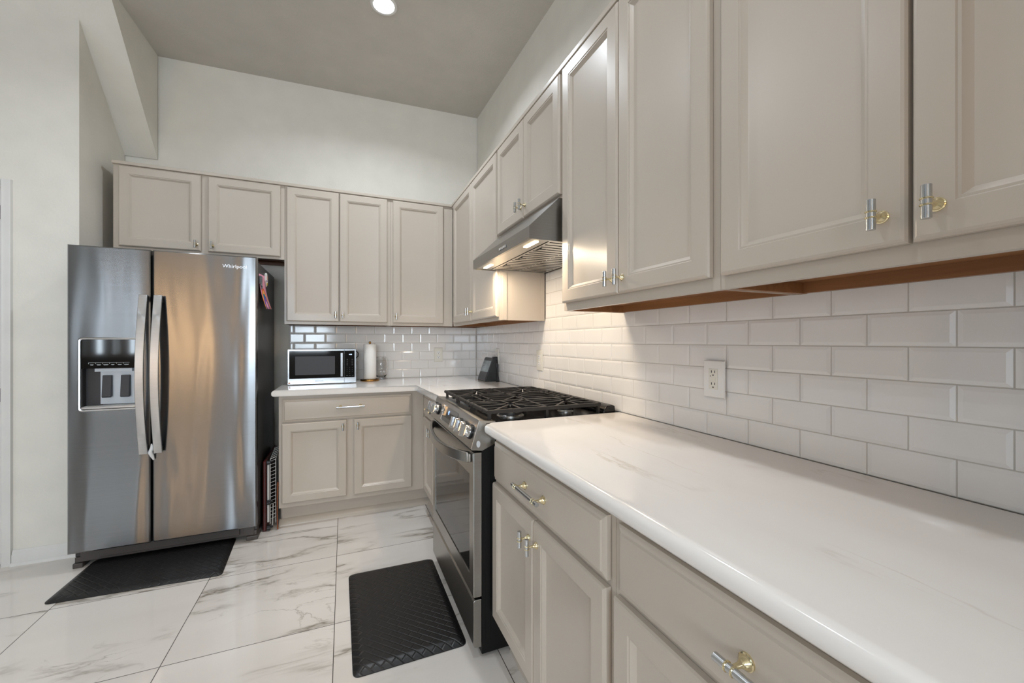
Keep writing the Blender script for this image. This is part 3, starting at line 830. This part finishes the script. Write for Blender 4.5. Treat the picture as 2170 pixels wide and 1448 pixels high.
mb.build('display', 'fascia_glass', cp, smooth=0)
mb = MB(); pan_box(mb, -1.612, -1.590, 0.018, 0.092, 0.0003, 0.003)
mb.build('display_trim', 'chrome', cp, smooth=0)
mb = MB(); text_mesh(mb, '42', 0.026, lambda u, v, w: pan(-1.712-u, 0.050-v, 0.0017+w), 0.0002)
mb.build('display_digits', 'digits', cp, smooth=0)
def range_knob(y):
    mb = MB(); R = []
    def ring(r, w, n=28, sq=0):
        P = []
        for i in range(n):
            a = 2*PI*i/n; P.append(pan(y+r*math.cos(a), 0.056+r*math.sin(a), w))
        return P
    mb.mi = 1; mb.loft([ring(0.028, 0.0004), ring(0.028, 0.006), ring(0.026, 0.008)]); mb.mi = 0
    mb.loft([ring(0.0240, 0.0081), ring(0.0235, 0.026), ring(0.0220, 0.029)])
    # raised grip bar across the cap
    mb.loft([[pan(y-0.0085*k, 0.032, w), pan(y+0.0085*k, 0.032, w), pan(y+0.0085*k, 0.080, w), pan(y-0.0085*k, 0.080, w)] for w, k in ((0.0291, 1.0), (0.045, 0.8))])
    k = mb.build('control_knob', ['chrome', 'black_plastic'], cp, smooth=40)
for y in (-1.425, -1.505, -1.925, -2.005, -2.085): range_knob(y)
mb = MB()
P = [(math.cos(2*PI*i/20)*0.0075, math.sin(2*PI*i/20)*0.013) for i in range(20)]
mb.loft([[(-0.671+u, RN-h, 0.834+v) for u, v in P] for h in (0.0, 0.002)])
tag(mb.build('badge', 'print_white', cp, smooth=0), 'small white oval badge')
# cooktop
mb = MB(); mb.box(-0.640, -0.020, RN-0.001, RF+0.001, 0.9005, 0.9085)
mb.box(-0.640, -0.020, RN-0.001, RN+0.008, 0.9085, 0.9125); mb.box(-0.640, -0.020, RF-0.008, RF+0.001, 0.9085, 0.9125)
ck = mb.build('cooktop', 'black_enamel', rg, smooth=0, bevel=0.002)
mb = MB(); mb.loft([[(x, y, z) for x, z in ((-0.085, 0.9086), (-0.080, 0.925), (-0.062, 0.942), (-0.036, 0.946), (-0.022, 0.940), (-0.018, 0.9086))] for y in (RN+0.012, RF-0.012)])
bt = mb.build('rear_trim', 'black_enamel', rg, smooth=50, bevel=0.003)
for i in range(5):
    mb = MB(); mb.box(-0.0725, -0.045, RN+0.10+i*0.125, RN+0.165+i*0.125, 0.9440, 0.9475); mb.build('rear_vent', 'black_iron', bt, smooth=0)
def burner(x, y, r):
    mb = MB(); mb.mi = 1
    mb.lathe([(r*1.25, 0.9088), (r*1.25, 0.911), (r*1.05, 0.913), (r*1.0, 0.917), (r*0.94, 0.918)], (x, y, 0), 'Z', 28); mb.mi = 0
    mb.lathe([(r*1.06, 0.9181), (r*1.10, 0.9205), (r*1.08, 0.928), (r*0.98, 0.9315), (0.001, 0.9325)], (x, y, 0), 'Z', 28)
    mb.build('burner', ['black_iron', 'aluminium'], rg, smooth=40)
XB, XF = -0.205, -0.480
W3 = (RF-RN-0.036)/3
yc = [RN+0.018+W3*(k+0.5) for k in range(3)]
burner(XF, yc[0], 0.048); burner(XB, yc[0], 0.030); burner(XF, yc[2], 0.040); burner(XB, yc[2], 0.036); burner(-0.345, yc[1], 0.044)
def grate(k):
    mb = MB(); y0 = RN+0.018+W3*k+0.002; y1 = y0+W3-0.004; x0, x1 = -0.628, -0.092; zt, zb = 0.957, 0.943; h = 0.0055
    def bar(p, q, w=h): mb.tube([p, q], 0, flat=(w, (zt-zb)/2, (0, 0, 1)) if False else (( (zt-zb)/2, w, (0, 0, 1))))
    zm = (zt+zb)/2
    bar((x0, y0+h, zm), (x1, y0+h, zm)); bar((x0, y1-h, zm), (x1, y1-h, zm)); bar((x1-h, y0, zm), (x1-h, y1, zm))
    # heavy rounded front rail with lumps at the joints
    mb.tube([(x0+0.004, y0, zm), (x0+0.004, y1, zm)], 0.0085, 10)
    for y in (y0+0.055, y1-0.055): mb.tube([(x0+0.004, y-0.010, zm), (x0+0.004, y, zm), (x0+0.004, y+0.010, zm)], [0.0086, 0.011, 0.0086], 10)
    ym = (y0+y1)/2; xm = (x0+x1)/2
    bar((xm, y0, zm), (xm, y1, zm))
    for cx in ((XF, XB) if k != 1 else (-0.345,)):
        for ang in range(8 if k == 1 else 8):
            a = ang*PI/4+PI/8*0; dx, dy = math.cos(a), math.sin(a)
            # fingers stop short of the burner centre
            r0 = 0.022; lim = 1e9
            if abs(dx) > 1e-6: lim = min(lim, ((x1-h if dx > 0 else x0+h)-cx)/dx)
            if k != 1 and abs(dx) > 1e-6: lim = min(lim, abs((xm-cx)/dx)) if (xm-cx)*dx > 0 else lim
            if abs(dy) > 1e-6: lim = min(lim, ((y1-h if dy > 0 else y0+h)-ym)/dy)
            if k == 1: lim = min(lim, 0.16 if abs(dx) > 0.9 else lim)
            bar((cx+dx*r0, ym+dy*r0, zm+0.002), (cx+dx*lim, ym+dy*lim, zm))
    if k != 1:
        for cx, xa_, xb_ in ((XF, x0+h, xm), (XB, xm, x1-h)):
            for sy in (-1, 1):
                y = ym+sy*0.062
                bar((xa_, y, zm), (cx-0.040, y, zm), 0.0042); bar((cx+0.040, y, zm), (xb_, y, zm), 0.0042)
    else:
        for sy in (-1, 1):
            for xa_, xb_ in ((x0+h, -0.40), (-0.29, x1-h)): bar((xa_, ym+sy*0.062, zm), (xb_, ym+sy*0.062, zm), 0.0042)
    for x in (x0+0.012, xm, x1-0.010):
        for y in (y0+0.008, y1-0.008): mb.box(x-0.006, x+0.006, y-0.006, y+0.006, 0.9087, zb+0.002)
    if k == 1:
        for xx in (-0.55, -0.51, -0.16, -0.13): bar((xx, y0, zm), (xx, y1, zm), 0.004)
    mb.build('grate', 'black_iron', rg, smooth=40)
for k in range(3): grate(k)

# ------------------------------------------------------------------ range hood
hd = thing('range_hood', (-0.22, -1.788, 1.648), 'stainless steel under-cabinet range hood with two lit lamps', 'range hood')
HN, HF = -2.158, -1.396
HX = -0.462
mb = MB()
# outer shell: lip, slanted top, closed sides, open below
def shell(x0, z0, x1, z1): pass
prof = [(HX, 1.646), (HX, 1.698), (-0.325, 1.828), (-0.012, 1.828), (-0.012, 1.646)]
mb.loft([[(x, y, z) for x, z in prof] for y in (HN, HF)], cap=True, closed=False)
mb.face([(HX, HN, 1.646), (HX, HF, 1.646), (HX+0.012, HF, 1.646), (HX+0.012, HN, 1.646)])
for y in (HN, HF): pass
hs = mb.build('shell', 'hood_steel', hd, smooth=0)
mb = MB(); mb.box(HX+0.004, -0.016, HN+0.003, HF-0.003, 1.650, 1.656)
mb.build('underside', 'aluminium', hd, smooth=0)
mb = MB(); mb.box(HX+0.100, HX+0.104, HN+0.03, HF-0.03, 1.6485, 1.650)
# baffle filter: rows of dark slots in two panels
for p0, p1 in ((-0.345, -0.190), (-0.183, -0.035)):
    n = 17
    for i in range(n):
        y = HN+0.045+i*(HF-HN-0.09)/(n-1)
        if p0 < -0.3 and i in (3, 8, 13): a = p0+0.05
        else: a = p0
        mb.box(a, p1, y-0.0036, y+0.0036, 1.6490, 1.650)
for i in (3, 8, 13):
    y = HN+0.045+i*(HF-HN-0.09)/16
    mb.box(-0.338, -0.330, y-0.025, y+0.025, 1.6486, 1.650); mb.box(-0.330, -0.300, y-0.0035, y+0.0035, 1.6486, 1.650)
mb.build('filter_slots', 'slot_dark', hd, smooth=0)
for y in (-2.053, -1.500):
    mb = MB(); mb.box(-0.416, -0.396, y-0.058, y+0.058, 1.6470, 1.6495)
    mb.build('lamp', 'lamp_warm', hd, smooth=0, bevel=0.003)
    ld_ = bpy.data.lights.new('hood_light', 'AREA'); ld_.shape = 'RECTANGLE'; ld_.size = 0.04; ld_.size_y = 0.12; ld_.energy = 3.3; ld_.color = (1.0, 0.82, 0.61)
    lo = bpy.data.objects.new('hood_light', ld_); COL.objects.link(lo); lo.location = (-0.408, y, 1.6455)
for i in range(5):
    mb = MB(); y = -1.83-i*0.018
    mb.box(HX-0.006, HX-0.0003, y-0.006, y+0.006, 1.664, 1.676)
    mb.build('button', 'chrome', hd, smooth=0, bevel=0.002)

# ------------------------------------------------------------------ on the counter: microwave
mw = thing('microwave', (-1.294, -0.18, 0.914), 'silver and black countertop microwave against the back tiles', 'microwave')
mx0, mx1, mz0, mz1, my = -1.523, -1.065, 0.920, 1.172, -0.330
mb = MB(); mb.box(mx0+0.004, mx1-0.004, my+0.030, -0.030, mz0+0.004, mz1+0.001)
mb.build('case', 'black_plastic', mw, smooth=0, bevel=0.004)
for x in (mx0+0.04, mx1-0.04):
    for y in (my+0.05, -0.06):
        mb = MB(); mb.tube([(x, y, 0.9142), (x, y, 0.9242)], 0.012, 10); mb.build('foot', 'black_plastic', mw, smooth=30)
sx = -1.148                                       # door | panel split
def mw_front(x0, x1, name, bx0, bx1, bz0, bz1):
    mb = MB(); O = [(x0, mz0), (x1, mz0), (x1, mz1), (x0, mz1)]; H = [(bx0, bz0), (bx1, bz0), (bx1, bz1), (bx0, bz1)]
    for i in range(4):
        j = (i+1) % 4
        f = lambda p, y: (p[0], y, p[1])
        mb.face([f(O[i], my), f(O[j], my), f(H[j], my), f(H[i], my)]); mb.face([f(H[i], my), f(H[j], my), f(H[j], my+0.003), f(H[i], my+0.003)])
        mb.face([f(O[i], my+0.029), f(O[j], my+0.029), f(O[j], my), f(O[i], my)])
    mb.face([(p[0], my+0.029, p[1]) for p in O])
    return mb.build(name, 'steel_smooth', mw, smooth=0)
dm = mw_front(mx0, sx-0.0008, 'door', mx0+0.009, sx-0.0010, 0.960, mz1-0.010)
pm = mw_front(sx+0.0008, mx1, 'control_panel', sx+0.0010, mx1-0.010, 0.960, mz1-0.010)
mb = MB(); mb.box(mx0+0.0095, sx-0.0015, my+0.0012, my+0.0030, 0.9605, mz1-0.0105)
mb.build('door_glass', 'fascia_glass', dm, smooth=0)
mb = MB(); rings(mb, frame_back(my+0.0011), -1.476, -1.212, 0.986, 1.122, [(0, 0), (0, 0.0003), (0.002, 0.0003), (0.002, 0.0001)])
mb.build('window_border', 'grey_plastic', dm, smooth=0)
mb = MB(); mb.box(-1.174, -1.157, my-0.016, my-0.006, 0.968, 1.146)
for z in (0.980, 1.134): mb.box(-1.170, -1.161, my-0.006, my+0.0012, z-0.008, z+0.008)
mb.build('handle', 'steel_smooth', dm, smooth=0, bevel=0.002)
mb = MB(); mb.box(sx+0.0016, mx1-0.0105, my+0.0012, my+0.0030, 0.9605, mz1-0.0105)
mb.build('panel_glass', 'fascia_glass', pm, smooth=0)
mb = MB(); text_mesh(mb, '4:30', 0.013, lambda u, v, w: (-1.105+u, my+0.0011-w, 1.128+v), 0.0001)
mb.build('clock_digits', 'digits_white', pm, smooth=0)
mb = MB()
for r in range(4):
    for c in range(3):
        text_mesh(mb, ['1', '2', '3', '4', '5', '6', '7', '8', '9', '.', '0', '.'][r*3+c], 0.008, lambda u, v, w: (-1.128+c*0.018+u, my+0.0011-w, 1.030-r*0.015+v), 0.0001)
for i in range(3): mb.box(-1.134+i*0.020, -1.122+i*0.020, my+0.0008, my+0.0011, 0.972, 0.9745)
for i in range(4): mb.box(-1.130, -1.124, my+0.0008, my+0.0011, 1.052+i*0.014, 1.055+i*0.014); mb.box(-1.096, -1.088, my+0.0008, my+0.0011, 1.052+i*0.014, 1.055+i*0.014)
mb.build('keypad', 'lettering_grey', pm, smooth=0)
mb = MB(); text_mesh(mb, 'INSIGNIA', 0.014, lambda u, v, w: (-1.318+u, my-w, 0.934+v), 0.0002)
mb.build('lettering', 'lettering_grey', dm, smooth=0)
mb = MB(); mb.lathe([(0.001, my-0.0002), (0.007, my-0.0002), (0.007, my-0.0007), (0.001, my-0.0008)], (mx0+0.009, 0, 0.929), 'Y', 16)
mb.build('sticker', 'sticker_peach', dm, smooth=0)
mb = MB(); mb.tube([(mx1-0.004, -0.10, 1.150), (mx1+0.012, -0.10, 1.150), (mx1+0.024, -0.09, 1.135), (mx1+0.022, -0.08, 1.11), (mx1+0.008, -0.07, 1.095), (mx1-0.003, -0.06, 1.09)], 0.0035, 8)
mb.build('power_cord', 'black_plastic', mw, smooth=60)

# paper towels
pt = thing('paper_towel_holder', (-0.957, -0.195, 0.914), 'upright paper towel holder with a white roll beside the microwave', 'paper towel holder')
mb = MB(); mb.lathe([(0.001, 0.9142), (0.071, 0.9142), (0.073, 0.917), (0.073, 0.926), (0.070, 0.930), (0.001, 0.931)], (-0.957, -0.195, 0), 'Z', 40)
mb.build('base', 'bronze', pt, smooth=40)
mb = MB(); mb.lathe([(0.006, 0.931), (0.006, 1.212), (0.009, 1.214), (0.009, 1.228), (0.006, 1.231), (0.001, 1.231)], (-0.957, -0.195, 0), 'Z', 16)
mb.build('post', 'bronze', pt, smooth=40)
mb = MB(); mb.lathe([(0.019, 0.933), (0.047, 0.933), (0.049, 0.936), (0.0485, 1.06), (0.049, 1.206), (0.047, 1.209), (0.019, 1.209), (0.019, 0.933)], (-0.957, -0.195, 0), 'Z', 40, cap=False)
mb.build('paper_roll', 'paper_white', pt, smooth=40)
# glass vase behind the towels
mb = MB()
outer = [(0.001, 0.9142), (0.034, 0.9142), (0.036, 0.918), (0.034, 0.925), (0.036, 0.935), (0.046, 0.955), (0.050, 0.975), (0.047, 0.992), (0.043, 1.000), (0.052, 1.018), (0.054, 1.030), (0.050, 1.060), (0.043, 1.100)]
inner = [(r-0.0022, h+0.001 if h > 0.93 else h+0.010) for r, h in outer[5:]]
mb.lathe(outer+[(0.0415, 1.1005)]+list(reversed(inner))+[(0.028, 0.932), (0.001, 0.930)], (-0.862, -0.085, 0), 'Z', 32, cap=False)
tag(mb.build('glass_vase', 'clear_glass', smooth=60), 'clear glass vase standing behind the paper towel roll', 'vase')

# smart display in the corner
sd = thing('smart_display', (-0.085, -0.52, 0.914), 'black wedge-shaped smart display by the corner outlet', 'smart display')
y0, y1 = -0.622, -0.425
mb = MB(); mb.prism([(-0.122, 0.9145), (-0.126, 0.919), (-0.062, 1.096), (-0.050, 1.100), (-0.036, 1.096), (-0.020, 0.95), (-0.018, 0.9145)], 'y', y0, y1)
mb.build('housing', 'black_plastic', sd, smooth=0, bevel=0.003)
vx, vz = 0.064/0.1882, 0.177/0.1882; ex, ez = -vz, vx
def slope(y, s, w): return (-0.126+vx*s+ex*w, y, 0.919+vz*s+ez*w)
mb = MB(); mb.loft([[slope(a, s, w) for a, s in ((y0+0.008, 0.008), (y1-0.008, 0.008), (y1-0.008, 0.062), (y0+0.008, 0.062))] for w in (0.0008, 0.002)])
mb.build('speaker_grille', 'grey_plastic', sd, smooth=0)
m_ = bpy.data.materials.new('display_screen'); m_.use_nodes = True; t = NT(m_)
g = t.noise(t.coord(), 9.0, 3)
t.l(t.ramp(g, [(0.35, lin((58, 66, 68))), (0.65, lin((112, 120, 120)))]), t.b.inputs['Emission Color']); t.b.inputs['Emission Strength'].default_value = 0.55
t.b.inputs['Base Color'].default_value = (0.01, 0.01, 0.012, 1); t.b.inputs['Roughness'].default_value = 0.08; M['display_screen'] = m_
mb = MB(); mb.loft([[slope(a, s, w) for a, s in ((y0+0.010, 0.072), (y1-0.010, 0.072), (y1-0.010, 0.165), (y0+0.010, 0.165))] for w in (0.0008, 0.002)])
sc_ = mb.build('screen', 'display_screen', sd, smooth=0)
mb = MB()
for s, w_ in ((0.135, 0.07), (0.127, 0.05), (0.110, 0.06), (0.102, 0.035)):
    mb.loft([[slope(a, q, w) for a, q in ((y1-0.03-w_, s), (y1-0.03, s), (y1-0.03, s+0.002), (y1-0.03-w_, s+0.002))] for w in (0.0021, 0.0024)])
mb.build('screen_text', 'print_white', sc_, smooth=0)

# outlets
def outlet(A, u0, u1, z0, z1, label, style, d0=0.0072):
    root = thing('outlet', A.pt((u0+u1)/2, d0, z0), label, 'outlet'); um = (u0+u1)/2
    mb = MB(); rings(mb, A.F(d0), u0, u1, z0, z1, [(0, 0), (0, 0.003), (0.002, 0.0055), (0.005, 0.006)])
    mb.build('cover_plate', 'outlet_white' if style == 'gfci' else 'outlet_almond', root, smooth=30)
    zm = (z0+z1)/2; F = A.F(d0+0.0062)
    if style == 'gfci':
        mb = MB(); rings(mb, F, um-0.0168, um+0.0168, zm-0.034, zm+0.034, [(0, 0), (0, 0.0015), (0.001, 0.002)])
        rc = mb.build('receptacle', 'outlet_almond', root, smooth=0); cs = (zm+0.020, zm-0.020); w = 0.0022
    else:
        mb = MB()
        for c in (zm+0.0195, zm-0.0195):
            P = [(math.cos(2*PI*i/24)*0.017, max(-0.0135, min(0.0135, math.sin(2*PI*i/24)*0.017))) for i in range(24)]
            mb.loft([[F(um+a, c+b, h) for a, b in P] for h in (0.0, 0.0015)])
        rc = mb.build('receptacle', 'outlet_white', root, smooth=0); cs = (zm+0.0195, zm-0.0195); w = 0.0017
    mb = MB()
    for c in cs:
        for s in (-1, 1): rings(mb, F, um+s*0.0062-0.0012, um+s*0.0062+0.0012, c+0.0005, c+0.0085, [(0, w-0.0004), (0, w)])
        rings(mb, F, um-0.0022, um+0.0022, c-0.0095, c-0.005, [(0, w-0.0004), (0, w)])
    if style == 'gfci': rings(mb, F, um+0.0085, um+0.0110, zm+0.008, zm+0.011, [(0, w-0.0004), (0, w)])
    mb.build('slots', 'slot_dark', rc, smooth=0)
    if style == 'gfci':
        mb = MB(); rings(mb, F, um-0.009, um+0.006, zm+0.0015, zm+0.006, [(0, w-0.0005), (0.0003, w+0.0008)]); rings(mb, F, um-0.009, um+0.006, zm-0.006, zm-0.0015, [(0, w-0.0005), (0.0003, w+0.0008)])
        mb.build('test_button', 'outlet_almond', rc, smooth=0)
    return root
B_, R_ = Side('b'), Side('r')
outlet(B_, -0.400, -0.324, 1.048, 1.174, 'almond duplex outlet on the back wall tiles', 'duplex')
outlet(R_, -0.618, -0.545, 1.050, 1.174, 'almond outlet behind the smart display, with a plug in it', 'duplex')
outlet(R_, -1.385, -1.305, 1.048, 1.176, 'pale duplex outlet lit by the range hood', 'duplex')
g_ = outlet(R_, -2.690, -2.608, 1.045, 1.167, 'white outlet with test buttons, standing proud of the tiles', 'gfci', 0.0105)
mb = MB(); R_.box(mb, -2.684, -2.615, 0.0, 0.0104, 1.052, 1.160)
mb.build('outlet_box', 'slot_dark', g_, smooth=0)
mb = MB(); mb.box(-0.0148-0.030, -0.0155, -0.606, -0.558, 1.062, 1.108)
pa = tag(mb.build('power_adapter', 'black_plastic', smooth=0, bevel=0.004), 'black power adapter plugged into the corner outlet', 'power adapter')
mb = MB(); mb.tube([(-0.024, -0.6085, 1.080), (-0.024, -0.630, 1.070), (-0.026, -0.637, 1.02), (-0.026, -0.640, 0.97), (-0.020, -0.648, 0.930), (-0.024, -0.668, 0.9185), (-0.040, -0.690, 0.9178), (-0.052, -0.676, 0.9178), (-0.046, -0.655, 0.9178), (-0.036, -0.640, 0.9180)], 0.0026, 8)
tag(mb.build('cable', 'black_plastic', smooth=60), 'thin black cable looping behind the smart display', 'cable')

# ------------------------------------------------------------------ floor mats
def floor_mat(name, corners, h, r, slope_w, label):
    cx = sum(p[0] for p in corners)/4; cy = sum(p[1] for p in corners)/4
    mb = MB(); P = [Vector((x-cx, y-cy, 0)) for x, y in corners]
    def ring(inset, z):
        out = []
        for i in range(4):
            p = P[i]; a = (P[i-1]-p).normalized(); b = (P[(i+1) % 4]-p).normalized()
            q = p+(a+b)*inset
            rr_ = max(0.004, r-inset*0.4)
            for k in range(9):
                s = k/8; u = q+a*rr_*(1-s)**2+b*rr_*s**2
                out.append((u.x, u.y, z))
        return out
    mb.loft([ring(0, 0.0006), ring(0.0, 0.0035), ring(slope_w*0.35, h*0.62), ring(slope_w*0.8, h*0.95), ring(slope_w, h)])
    o = mb.build(name, 'woven_black_vinyl', smooth=50); o.location = (cx, cy, 0)
    return tag(o, label, 'mat')
floor_mat('floor_mat', [(-1.128, -1.345), (-1.120, -2.052), (-0.688, -2.050), (-0.690, -1.350)], 0.018, 0.03, 0.035, 'black woven-pattern cushioned mat in front of the range')
floor_mat('floor_mat', [(-2.438, -0.640), (-2.450, -1.052), (-1.742, -1.086), (-1.770, -0.640)], 0.018, 0.03, 0.03, 'black cushioned mat in front of the refrigerator')

# ------------------------------------------------------------------ recessed ceiling lights
def downlight(x, y, label, power):
    z = CEIL(x, y)
    root = thing('recessed_light', (x, y, z), label, 'ceiling light', 'recessed ceiling lights')
    n = Vector((-0.026, -0.045, 1)).normalized()
    mb = MB(); prof = [(0.060, 0.004), (0.062, -0.004), (0.072, -0.007), (0.078, -0.004), (0.079, -0.0005)]
    mb.lathe(prof, (x, y, z), 'Z', 36, cap=False); mb.build('trim_ring', 'trim_white', root, smooth=50)
    mb = MB(); mb.lathe([(0.0600, -0.0015), (0.04, -0.0050), (0.001, -0.0065)], (x, y, z), 'Z', 32)
    mb.build('lens', 'lamp_cool', root, smooth=50)
    l = bpy.data.lights.new('downlight', 'AREA'); l.shape = 'DISK'; l.size = 0.11; l.energy = power; l.color = (0.86, 0.93, 1.0); l.spread = math.radians(150)
    lo = bpy.data.objects.new('downlight', l); COL.objects.link(lo); lo.location = (x, y, z-0.012)
downlight(-0.928, -1.085, 'lit recessed ceiling light above the range side of the kitchen', 15)
for x, y, p in ((-2.5, -1.95, 9), (-0.93, -3.0, 6), (-2.6, -4.6, 4), (-1.0, -5.0, 3), (-4.6, -2.6, 5), (-4.6, -4.8, 2), (-2.6, -6.6, 2)):  # unseen lights added for brightness; one inferred from the counter's shadow strip
    downlight(x, y, 'unseen recessed ceiling light added to light the room', p)
# invented unseen lamps, added to put warm streaks in the fridge door
def added_streak_lamp(x, y, label):
    root = thing('added_streak_lamp', (x, y, 0), label, 'added lamp', 'added lamps')
    mb = MB(); mb.lathe([(0.14, 0.001), (0.14, 0.02), (0.02, 0.03), (0.012, 0.04), (0.012, 0.75)], (x, y, 0), 'Z', 24); mb.build('stand', 'bronze', root, smooth=40)
    mb = MB(); mb.lathe([(0.04, 0.75), (0.04, 1.95)], (x, y, 0), 'Z', 24); mb.build('shade', 'lamp_amber', root, smooth=40)
added_streak_lamp(-4.0, -7.1, 'tall unseen amber lamp added for warm fridge streaks'); added_streak_lamp(-3.55, -7.1, 'second unseen amber lamp added for warm fridge streaks')
